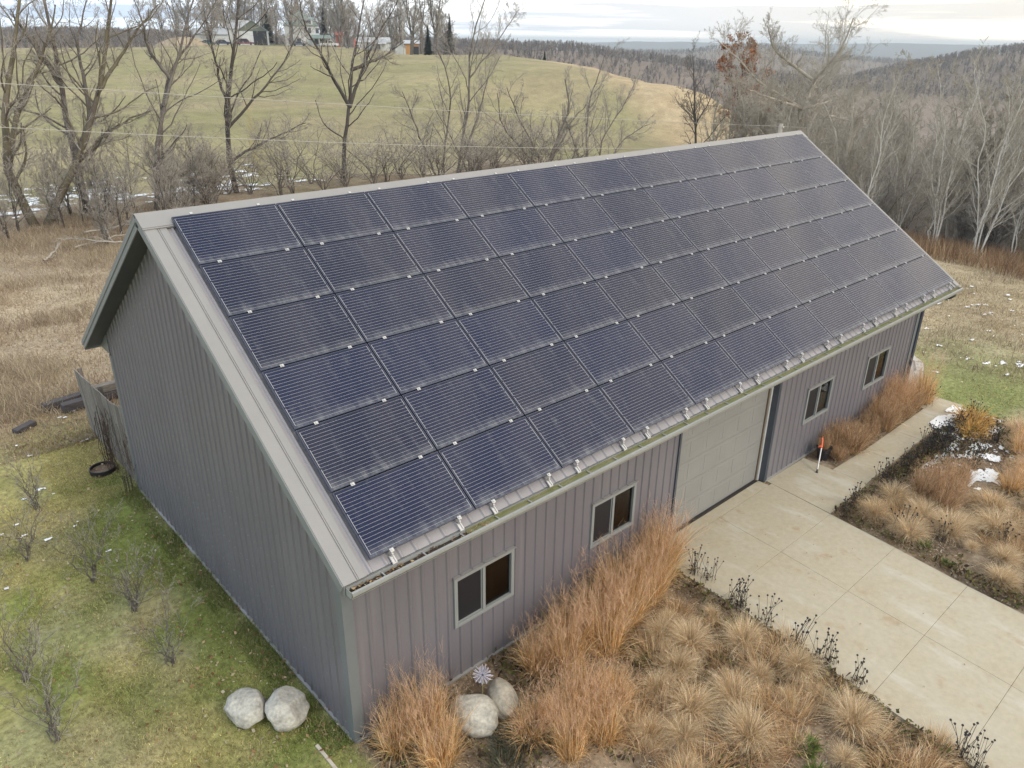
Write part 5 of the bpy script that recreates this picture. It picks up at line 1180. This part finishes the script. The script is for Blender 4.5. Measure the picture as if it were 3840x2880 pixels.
# sumac and saplings below the hedgerow
LV_SUM = [dict(k=6, L=.5, rel=1, ang=.8, n=6, wig=.42, up=.03, t0=.2, rf=.7, ft=.3), dict(k=6, L=.55, rel=1, ang=.75, n=4, wig=.3, up=.12, t0=.25, rf=.7), dict(k=3, L=.6, rel=1, ang=.7, n=3, wig=.3, up=.15, t0=.3, rf=.75)]
SU = [proto('sumac_bush', h, n_, 1.1, .045, LV_SUM, M_bark, M_twig, 500 + n_, .0075) for h, n_ in ((3.2, 6), (2.6, 7), (3.8, 5))]
ss = [(x + rs.uniform(-.4, .4), rs.uniform(38.2, 42.5)) for x in np.linspace(13, 46, 40)]
place(SU, ss, lambda i: 'crooked leafless sumac bush in the hedgerow, ' + (nth(i) + ' from its left end' if i < 20 else nth(39 - i) + ' from its right end'), 'shrub', 'crooked bushes under the hedgerow', rs, (.75, 1.15))
SP = [proto('sapling', h, n_, .3, .035, LV_BUSHY[:3], M_barkd, M_twig, 600 + n_, .007) for h, n_ in ((5, 2), (4, 3), (3.2, 4))]
sp_ = [(rs.uniform(2.5, 16), rs.uniform(36.8, 42.5)) for _ in range(26)] + [(6.4, 33.2), (9.6, 33.6), (7.6, 35), (11.2, 35.6)]
place(SP, sp_, lambda i: 'thin leafless sapling tangled among the leaning hedgerow trunks', 'sapling', 'saplings among the hedgerow trunks', rs, (.6, 1.1))
bx = []
while len(bx) < 46:
    x = rs.uniform(45, 66); y = rs.uniform(-16, 28)
    if x - 46.5 < max(0, y - 14) * 1.3: continue
    bx.append((x, y))
BR = [proto('brush', h, n_, .55, .04, LV_BUSHY[:3], M_bark, M_twig, 650 + n_, .0095) for h, n_ in ((4.2, 7), (3.2, 9), (5, 6))]
place(BR, bx, lambda i: 'leafless brush filling the edge of the wood under taller trees', 'shrub', 'leafless brush under the wood', rs, (.8, 1.3))
# bare shrubs planted on the west lawn
LV_SH = [dict(k=5, L=.42, rel=1, ang=.5, n=5, wig=.12, up=.08, t0=.15, rf=.6, ft=.4), dict(k=4, L=.5, rel=1, ang=.55, n=4, wig=.14, up=.06, t0=.2, rf=.65), dict(k=3, L=.5, rel=1, ang=.5, n=3, wig=.15, up=.05, t0=.2, rf=.7)]
SHs = [proto('lawn_shrub', h, n_, .55, .013, LV_SH, M_bark, M_twig, 700 + n_, .0028) for h, n_ in ((1.25, 7), (1.05, 9), (1.35, 6))]
sh = [((-1.78, 6.42), 'leafless shrub on the lawn midway along the gable wall'), ((-1.46, 5.07), 'leafless shrub with bare upright stems, second from the boulders along the wall'), ((-1.43, 3.31), 'leafless open-branched shrub nearest the two lawn boulders'), ((-2.54, 7.94), 'leafless shrub on the lawn left of the mid-wall one'),
      ((-1.95, 9.81), 'leafless shrub on the lawn near the fence and black ring'), ((-3.3, 4.5), 'leafless shrub at the left photo edge, upper of the two there'), ((-3.25, 2.9), 'leafless shrub at the bottom left photo edge'), ((-3.35, 7.2), 'leafless shrub at the left edge among snow specks')]
shs = random.Random(6); u_ = set()
for i, ((x, y), lb) in enumerate(sh):
    p = SHs[i % 3]; s = shs.uniform(.95, 1.2)
    if p.name not in u_: u_.add(p.name); o = p; o.location = (x, y, 0); o.scale = (s, s, s)
    else: o = copy_tree(p, (x, y, 0), shs.uniform(0, 6), s)
    tag(o, lb, 'shrub', 'bare shrubs on the lawn')
# fallen branches
for i, (x, y, a, L_) in enumerate(((4.9, 33.0, .3, 4), (7.3, 32.2, 2.7, 3.4), (9.2, 34.5, .1, 4.4), (3.2, 31.4, .9, 2.6), (11.2, 33.2, 2.9, 3.6), (6.1, 36.0, .2, 5))):
    r = np.random.default_rng(800 + i); P = [np.array([x, y, .15])]; d = np.array([math.cos(a), math.sin(a), .05])
    for k in range(6): d = norm(d + r.normal(0, .12, 3) * [1, 1, .3]); P.append(P[-1] + d * L_ / 6)
    gs = grow(r, [(np.array(P), .05, .015)], [dict(k=7, L=.3, rel=1, ang=.7, n=4, wig=.2, up=.03, t0=.2, rf=.6), dict(k=4, L=.5, rel=1, ang=.7, n=3, wig=.2, up=.03, t0=.2, rf=.6)], .008)
    Vs, Fs, o = [], [], 0
    for p_, R_, s_ in gs: V, F = tubes(p_, R_, s_); V[:, 2] = np.maximum(V[:, 2], .03); Vs.append(V); Fs.append(F + o); o += len(V)
    tag(np_mesh('fallen_branch', np.vstack(Vs), [np.vstack(Fs)], M_twig), 'grey dead branch lying in the leaf litter under the hedgerow', 'branch', 'dead branches under the hedgerow')

# ------------------------------------------------------------------ distant woods (one mass)
def far_wood(name, label, x, y, h, cols, seed, nb=20, wfac=.055, spread=.42):
    r = np.random.default_rng(seed); n = len(x); z = terrain(x, y); H = h * r.uniform(.7, 1.2, n)
    t0 = r.uniform(.08, .6, (n, nb)); a = r.uniform(0, 6.28, (n, nb)); el = r.uniform(.15, 1.5, (n, nb)); L_ = H[:, None] * (.38 + .25 * (.6 - t0)) * r.uniform(.6, 1, (n, nb))
    base = np.stack([x[:, None] + np.zeros_like(a), y[:, None] + np.zeros_like(a), z[:, None] - .3 + H[:, None] * t0], -1)
    d = np.stack([np.cos(a) * np.cos(el) * spread * 2.2, np.sin(a) * np.cos(el) * spread * 2.2, np.sin(el)], -1); tip = base + d * L_[..., None]
    sd = np.stack([-np.sin(a), np.cos(a), np.zeros_like(a)], -1) * (H[:, None] * wfac * r.uniform(.5, 1.3, a.shape))[..., None] * .5; mid = base + (tip - base) * .72
    V = np.stack([base, mid - sd, tip, mid + sd], 2).reshape(-1, 3)
    c = np.repeat(np.repeat(shades(r, n, cols, .16), nb, 0), 4, 0)
    tag(np_mesh(name, V, [np.arange(len(V)).reshape(-1, 4)], M_tint, tint=c), label, None, kind='stuff')
GREYS = [(.165, .145, .138), (.20, .175, .16), (.14, .125, .122), (.23, .20, .17)]
def scatter(n, r0, r1, c0, c1, seed):
    r = np.random.default_rng(seed); rr = np.sqrt(r.uniform(r0 ** 2, r1 ** 2, n)); c = r.uniform(c0, c1, n); b = np.arctan((c - 1920) * .912 / FPX)
    x = CAM[0] + rr * (np.cos(b) * HF[0] + np.sin(b) * HR[0]); y = CAM[1] + rr * (np.cos(b) * HF[1] + np.sin(b) * HR[1]); return x, y, c, rr
x, y, c, rr = scatter(8200, 430, 900, -700, 3100, 1); far_wood('distant_woods', 'grey brown leafless woods on the near ridge', x, y, 11, GREYS, 1)
x, y, c, rr = scatter(5200, 600, 1100, 3000, 4600, 2); far_wood('distant_woods', 'grey leafless woods on the right hand ridge', x, y, 11, GREYS, 2)
x, y, c, rr = scatter(7000, 1150, 1900, 2300, 4000, 3); far_wood('distant_woods', 'hazy leafless woods on the middle hill', x, y, 13, GREYS, 3, nb=9)
x, y, c, rr = scatter(3600, 105, 430, 2450, 4700, 4); k = ~((rr < 300) & (c < 2760)) & ~((rr < 135) & (c > 3000)); far_wood('distant_woods', 'leafless woods filling the valley beyond the near trees', x[k], y[k], 11, GREYS + [(.2, .165, .13)], 4, nb=34, wfac=.022)
x, y, c, rr = scatter(900, 255, 420, 1900, 2760, 5); k = (terrain(x, y) < -6); far_wood('distant_woods', 'leafless woods behind the field crest', x[k], y[k], 9, GREYS, 5, nb=30, wfac=.025)

# ------------------------------------------------------------------ utility pole and wires
q = PL(*D_(635, 803), 1, 30.0); zb = tz(q[0], 30.0)
up_ = empty('utility_pole', (q[0], 30.0, zb), label='grey wooden utility pole top showing behind the roof ridge', cat='utility pole')
mb = MB(); mb.tube([(q[0], 30, zb - .3), (q[0] + .02, 30, (zb + q[2]) / 2), (q[0] + .12, 30, q[2])], [.23, .21, .19], 10); mb.build('pole', mat('pole_wood', (.56, .51, .44), .9, base2=(.44, .40, .34), var_scale=3, stretch=(3, 3, .3), fine=.15), up_)
ws0 = [PL(0, 180 * 1.736, 1, 30.0), PL(0, 275 * 1.736, 1, 30.0)]
for k, (dz, lb) in enumerate(((-.25, 'upper'), (-1.85, 'lower'))):
    mb = MB(); mb.lathe([(.03, -.12), (.06, -.08), (.04, -.04), (.06, 0), (.03, .05), (.001, .06)], (q[0] + .1, 29.74, q[2] + dz), 10); mb.bar((q[0] + .1, 29.98, q[2] + dz - .05), (q[0] + .1, 29.72, q[2] + dz - .05), .05, .05); mb.build('insulator', M_alu, up_)
M_wirew = mat('weathered_cable', (.42, .41, .38), .5)
ends = [PL(*D_(2212, 882), 1, 30.0), PL(*D_(2150, 995), 1, 30.0)]
for k, dz in enumerate((-.2, -1.8)):
    a = ws0[k]; p = np.array([q[0] + .1, 29.74, q[2] + dz]); e = ends[k]
    f1 = a + (a - p) * .5; e2 = p + (e - p) * 1.8
    pts = []
    mids = [PL(620 * 1.736, (218 if k == 0 else 303) * 1.736, 1, 30.0), PL(1240 * 1.736, (253 if k == 0 else 320) * 1.736, 1, 30.0)]
    X = np.array([a[0], mids[0][0], mids[1][0], p[0]]); Z = np.array([a[2], mids[0][2], mids[1][2], p[2]]); cf = np.polyfit(X, Z, 2)
    for x in np.linspace(f1[0], p[0], 40): pts.append((x, 30 - .26 * max(0, (x - f1[0]) / (p[0] - f1[0])), np.polyval(cf, x) + (p[2] - np.polyval(cf, p[0])) * (x - f1[0]) / (p[0] - f1[0])))
    for t in np.linspace(.02, 1, 24): v = p + (e2 - p) * t; pts.append((v[0], v[1], v[2] - 1.2 * t * (1 - t)))
    mb = MB(); mb.tube(pts, .013, 5)
    tag(mb.build('power_line', M_wirew), ('upper' if k == 0 else 'lower') + ' of the two pale power lines crossing before the hedgerow', 'power line', 'power lines')

# ------------------------------------------------------------------ the farm on the hill
def FX(x, y): return (640 + x / 2.011, y / 2.011)
def frame_at(px, r):
    p = RD(px, 150, r); p[2] = tz(p[0], p[1]); d = (p[:2] - CAM[:2]) / r; return p, np.array([d[1], -d[0], 0.]), np.array([d[0], d[1], 0.])   # right, away
def house(name, px0, px1, r, eave, ridge, depth, mw, mr, label, cat='building', gable_front=False, wins=0, door=None, mg=None, group='farm buildings on the hill', hip=False, base=-.8, wcol=M_reveal):
    p0, R_, A_ = frame_at(px0, r); p1, _, _ = frame_at(px1, r); Wd = np.linalg.norm((p1 - p0)[:2]); c = (p0 + p1) / 2; R_ = (p1 - p0); R_[2] = 0; R_ /= np.linalg.norm(R_); A_ = np.array([-R_[1], R_[0], 0])
    c[2] = min(p0[2], p1[2], tz(*c[:2])); U = np.array([0, 0, 1.])
    root = empty(name, c, label=label, cat=cat, group=group)
    P = lambda a, b, z: c + R_ * a + A_ * b + U * z
    h = Wd / 2; mb = MB(); mb.obox(P(0, depth / 2, (eave + base) / 2), R_ * h, A_ * depth / 2, U * (eave - base) / 2); 
    o = .35
    if gable_front: mb.face([P(-h, 0, eave), P(h, 0, eave), P(0, 0, ridge)], 1); mb.face([P(-h, depth, eave), P(0, depth, ridge), P(h, depth, eave)], 1)
    elif not hip: mb.face([P(-h, 0, eave), P(-h, depth, eave), P(-h, depth / 2, ridge)]); mb.face([P(h, 0, eave), P(h, depth / 2, ridge), P(h, depth, eave)])
    mb.build('wall', [mw, mg or mw], root)
    mb = MB(); t = .12
    def slab(q):
        q = [np.array(v) for v in q]; n = np.cross(q[1] - q[0], q[2] - q[0]); n = n / np.linalg.norm(n) * t; 
        if n[2] < 0: n = -n
        k = [v + n for v in q]; mb.face(q); mb.face(k); 
        for i in range(len(q)): j = (i + 1) % len(q); mb.face([q[i], q[j], k[j], k[i]])
    if hip:
        ap = P(0, depth / 2, ridge); cs = [P(-h - o, -o, eave), P(h + o, -o, eave), P(h + o, depth + o, eave), P(-h - o, depth + o, eave)]
        for i in range(4): slab([cs[i], cs[(i + 1) % 4], ap])
    elif gable_front:
        k = (ridge - eave) / h
        slab([P(-h - o, -o, eave - o * k), P(0, -o, ridge), P(0, depth + o, ridge), P(-h - o, depth + o, eave - o * k)]); slab([P(h + o, -o, eave - o * k), P(0, -o, ridge), P(0, depth + o, ridge), P(h + o, depth + o, eave - o * k)])
    else:
        k = (ridge - eave) / (depth / 2)
        slab([P(-h - o, -o, eave - o * k), P(h + o, -o, eave - o * k), P(h + o, depth / 2, ridge), P(-h - o, depth / 2, ridge)]); slab([P(-h - o, depth + o, eave - o * k), P(h + o, depth + o, eave - o * k), P(h + o, depth / 2, ridge), P(-h - o, depth / 2, ridge)])
    mb.build('roof', mr, root)
    for a, z, w_, hh in (wins or []):
        mb = MB(); mb.obox(P(a, -.02, z), R_ * w_ / 2, A_ * .04, U * hh / 2); mb.build('window', wcol, root)
    for a, w_, hh in (door or []):
        mb = MB(); mb.obox(P(a, -.02, hh / 2 - .2), R_ * w_ / 2, A_ * .04, U * (hh / 2 + .2)); mb.build('door', M_black, root)
    return root, P, R_, A_, h
M_fw = mat('farm_white', (.62, .63, .62), .7, var=.06, var_scale=.4); M_gr = mat('grey_metal_roof', (.40, .42, .44), .5); M_ol = mat('olive_gable', (.14, .16, .12), .7); M_gn = mat('green_shingle', (.19, .26, .24), .7, var=.1); M_rd = mat('red_barn_roof', (.36, .085, .06), .7, var=.12); M_og = mat('orange_board', (.42, .22, .08), .8, var=.1)
S_ = lambda x: 640 + x / 2.011
house('machine_shed', S_(180), S_(432), 300, 3.6, 5.4, 12, M_fw, M_gr, 'long low white farm shed with grey roof at the left of the farm', 'shed')
house('machine_shed', S_(505), S_(742), 285, 4.1, 7.3, 16, M_fw, M_gr, 'white farm shed with olive gable and dark open doorway', 'shed', gable_front=True, mg=M_ol, door=[(2.2, 4.2, 4.2)])
house('machine_shed', S_(432), S_(600), 305, 5.2, 7.8, 14, M_fw, M_gr, 'tall white shed behind the one with the olive gable', 'shed')
fh, P, R_, A_, h = house('farmhouse', S_(865), S_(1118), 282, 6.0, 10.6, 11, M_fw, M_gn, 'two storey white farmhouse with green pyramid roof', 'house', hip=True, wins=[(-3, 4.6, 1, 1.5), (1.2, 4.6, .9, 1.5), (2.6, 4.6, .9, 1.5), (5, 4.6, 1, 1.5), (-3.5, 1.4, 1.6, 1.8), (-1, 1.4, 1.2, 1.8), (4.5, 1.4, 1.2, 1.6)])
mb = MB(); mb.obox(P(2.2, 1.2, 7.0), R_ * 1.5, A_ * 1.2, np.array([0, 0, .9])); mb.face([P(.4, -.2, 7.8), P(4.0, -.2, 7.8), P(4.0, 3.4, 8.6), P(.4, 3.4, 8.6)], 1); mb.obox(P(2.2, -.03, 7.1), R_ * 1.0, A_ * .02, np.array([0, 0, .5]), 2); mb.build('dormer', [M_fw, M_gn, M_reveal], fh)
mb = MB(); mb.face([P(3, -.1, 3.4), P(h + 3.6, -.1, 3.4), P(h + 4.0, -4, 2.5), P(3, -4, 2.5)]); mb.face([P(3, -4, 2.5), P(h + 4.0, -4, 2.5), P(h + 4.0, -4, 2.3), P(3, -4, 2.3)]); mb.build('porch_roof', M_gn, fh)
for a in (3.2, h, h + 3.7): mb = MB(); mb.bar(P(a, -3.8, -.6), P(a, -3.8, 2.35), .16, .16, up=(0, 1, 0)); mb.build('porch_post', M_fw, fh)
house('red_barn', S_(1385), S_(1645), 330, 3.0, 5.9, 13, M_fw, M_rd, 'long barn with a red roof right of the farmhouse', 'barn')
house('red_shed', S_(1252), S_(1300), 290, 3.6, 4.6, 6, M_rd, M_rd, 'small dark red shed behind the white pickup truck', 'shed')
ct, P, R_, A_, h = house('cottage', S_(1405), S_(1650), 262, 2.6, 3.9, 8, M_fw, M_gr, 'low white house with a porch below the red-roofed barn', 'house', wins=[(-h_, 1.3, 1.0, 1.1) for h_ in (8, 5)] + [(1.5, 1.3, 1, 1.1), (6, 1.3, 1, 1.1)])
mb = MB(); mb.face([P(-1, -.1, 2.6), P(h - 1, -.1, 2.6), P(h - 1, -2.6, 2.2), P(-1, -2.6, 2.2)]); mb.build('porch_roof', M_gr, ct)
for a in (-.8, 2.2, 5.2, h - 1.2): mb = MB(); mb.bar(P(a, -2.4, -.6), P(a, -2.4, 2.2), .16, .16, up=(0, 1, 0)); mb.build('porch_post', M_fw, ct)
house('garden_shed', S_(1690), S_(1768), 214, 2.2, 3.0, 3.5, mat('grey_white_siding', (.50, .51, .49), .7), mat('dull_shingle', (.33, .33, .32), .8), 'small pale garden shed on the hill crest beside a pole', 'shed', gable_front=True)
house('orange_shed', S_(1765), S_(1868), 245, 2.9, 3.7, 5, M_og, M_gr, 'orange wooden shed behind the small pale garden shed', 'shed', door=[(1.2, 1.5, 2.1)])
for px, r_, hh, lb in ((S_(1752), 213, 8.0, 'thin pale pole beside the small garden shed on the hill'),):
    p, _, _ = frame_at(px, r_); mb = MB(); mb.tube([p - [0, 0, 1], p + [0, 0, hh]], [.12, .09], 8); tag(mb.build('pole', M_pale), lb, 'pole')
# vehicles in the yard
def vehicle(name, px, r_, L_, hh, m, label, kind='car'):
    p, R_, A_ = frame_at(px, r_); root = empty(name, p, label=label, cat='pickup truck' if kind == 'pickup' else kind, group='vehicles in the farm yard'); U = np.array([0, 0, 1.])
    P = lambda a, b, z: p + R_ * a + A_ * b + U * (z + .1)
    def ext(poly, w0, w1, mm, nm):
        mb = MB(); n = len(poly); A0 = [P(a, w0, z) for a, z in poly]; A1 = [P(a, w1, z) for a, z in poly]; mb.face(A0); mb.face(A1)
        for i in range(n): j = (i + 1) % n; mb.face([A0[i], A0[j], A1[j], A1[i]])
        return mb.build(nm, mm, root)
    l = L_ / 2
    if kind == 'pickup': ext([(-l, .4), (l, .4), (l, 1.0), (l - 1.3, 1.1), (l - 1.9, 1.8), (l - 3.4, 1.8), (l - 3.5, 1.1), (-l, 1.1)], 0, 1.9, m, 'body')
    else: ext([(-l, .35), (l, .35), (l, .85), (l * .55, .95), (l * .25, hh), (-l * .6, hh), (-l * .95, .95)], 0, 1.8, m, 'body')
    cabin = [(l - 1.55, 1.15), (l - 2.0, 1.68), (l - 3.2, 1.68), (l - 3.25, 1.15)] if kind == 'pickup' else [(l * .42, .98), (l * .2, hh - .1), (-l * .55, hh - .1), (-l * .8, .98)]
    ext(cabin, -.015, 1.915 if kind == 'pickup' else 1.815, M_black, 'window')
    for a in (-l * .62, l * .62):
        for b in (-.04, 1.65):
            mb = MB(); mb.tube([P(a, b, .33), P(a, b + .24, .33)], .36, 12); mb.build('wheel', M_black, root)
vehicle('pickup_truck', S_(1195), 268, 5.6, 1.8, M_fw, 'white pickup truck parked in the farm yard by the house', 'pickup')
vehicle('parked_car', S_(285), 280, 4.6, 1.45, mat('teal_paint', (.05, .10, .11), .4), 'dark teal car at the left of the farm yard')
vehicle('parked_car', S_(390), 279, 4.6, 1.5, mat('navy_paint', (.03, .045, .09), .4), 'dark blue car parked right of the teal one')
vehicle('parked_car', S_(558), 277, 5.6, 1.9, mat('maroon_paint', (.14, .05, .07), .5), 'maroon vehicle before the olive gabled shed', 'car')
vehicle('parked_car', S_(965), 274, 4.4, 1.4, mat('slate_paint', (.10, .11, .13), .4), 'dark grey car in front of the farmhouse')
# a bank of earth at the yard's left
p, _, _ = frame_at(S_(110), 285); mb = MB(); mb.lathe([(11, -1.2), (8, .8), (4, 2.3), (.1, 2.7)], p, 18); tag(mb.build('earth_mound', mat('earth', (.34, .27, .18), .95, var=.15), smooth=True), 'tan mound of earth left of the farm sheds', 'mound')
p = [frame_at(px, 262)[0] for px in range(-300, 760, 40)]
mb = MB()
for a, b in zip(p[:-1], p[1:]):
    d = (a[:2] - CAM[:2]); d = np.array([*(d / np.linalg.norm(d)), 0]) * 2.2
    z = lambda q: np.array([q[0], q[1], tz(q[0], q[1]) + .25])
    mb.face([z(a - d), z(b - d), z(b + d), z(a + d)])
tag(mb.build('gravel_road', mat('pale_gravel', (.50, .47, .41), .9, var=.1, var_scale=.5)), kind='structure')
# distant roofs in the valley
for (a, b, r_, w_), lb in ((((150, 705, 300, 9)), 'pale roofed building in the valley beside the lone dark tree'), ((470, 665, 330, 12), 'white roofed building in the valley beside the orange oak')):
    c = RD(*D_(a, b), r_); px = D_(a, b)[0]; house('valley_house', px - w_ * 4, px + w_ * 4, r_, 3, 5, 8, M_fw, mat('snowy_roof', (.7, .72, .74), .8), lb, 'building', group='pale roofs in the valley', base=-8)
    o = [o for o in COL.objects if o.name.startswith('valley_house')][-1]; o.location[2] = c[2] - 4
# farm trees
FT = [proto('farm_tree', 20, n_, sp, .42, LV_OAK, M_bark, M_twig, 900 + n_, .035) for n_, sp in ((2, .2), (3, .28), (4, .34))]
fs = []
for cx, r_ in ((60, 330), (150, 310), (300, 292), (360, 340), (415, 310), (560, 330), (640, 345), (700, 320), (760, 330), (800, 350), (905, 276), (960, 340), (1090, 335), (1150, 320), (1190, 300), (1240, 330), (1290, 282), (1345, 340), (1400, 350), (1520, 350), (1600, 345), (1660, 300), (1810, 226), (1720, 300), (1890, 280), (1985, 262), (2060, 330), (-60, 345), (480, 350), (1290, 350)):
    q_ = RD(S_(cx), 150, r_); fs.append((q_[0], q_[1]))
place(FT, fs, lambda i: 'tall leafless shade tree standing round the hilltop farm', 'tree', 'tall trees round the farm', rs, (.85, 1.15))
def conifer(px, r_, hh, label):
    p, _, _ = frame_at(px, r_); root = empty('spruce_tree', p, label=label, cat='tree', group='dark conifers on the hill'); r = np.random.default_rng(int(px)); n = 1500
    t = r.random(n) ** .8; a = r.uniform(0, 6.28, n); R1 = (1 - t) * hh * .24 * r.uniform(.5, 1.1, n) + .1
    b = np.stack([np.zeros(n), np.zeros(n), hh * (.08 + .92 * t)], 1) + p; d = np.stack([np.cos(a), np.sin(a), r.uniform(-.45, .0, n)], 1) * R1[:, None]; s = np.stack([-np.sin(a), np.cos(a), np.zeros(n)], 1) * (.12 + R1[:, None] * .16)
    V = np.stack([b, b + d * .6 - s, b + d, b + d * .6 + s], 1).reshape(-1, 3)
    np_mesh('crown', V, [np.arange(4 * n).reshape(-1, 4)], M_tint, parent=root, tint=np.repeat(shades(r, n, [(.03, .05, .035), (.045, .065, .045), (.025, .04, .035)], .2), 4, 0))
    mb = MB(); mb.tube([p - [0, 0, .5], p + [0, 0, hh * .9]], [hh * .02, .03], 7); mb.build('trunk', M_barkd, root)
for cx, r_, hh, lb in ((1940, 222, 7.5, 'dark spruce right of the orange shed on the hill'), (2105, 262, 11, 'taller dark spruce farther right of the hilltop farm'), (1165, 300, 12, 'dark spruce right of the farmhouse'), (735, 320, 13, 'dark spruce behind the olive gabled shed')):
    conifer(S_(cx), r_, hh, lb)
conifer(1280 + 1320 / 1.728, 265, 7, 'small dark conifer on the distant field edge right of the farm')

# ------------------------------------------------------------------ haze
def haze():
    m = bpy.data.materials.new('haze_air'); m.use_nodes = True; t = m.node_tree; t.nodes.clear(); o = N(t, 'ShaderNodeOutputMaterial'); v = N(t, 'ShaderNodeVolumePrincipled')
    v.inputs['Color'].default_value = (.84, .93, 1.0, 1); v.inputs['Density'].default_value = HAZE; v.inputs['Anisotropy'].default_value = 0.2
    t.links.new(v.outputs[0], o.inputs['Volume'])
    mb = MB(); mb.box(-9600, 9600, -9600, 9600, -75, 34); ob = mb.build('haze', m); tag(ob, kind='stuff'); ob.display_type = 'WIRE'
HAZE = 0.00023
haze()
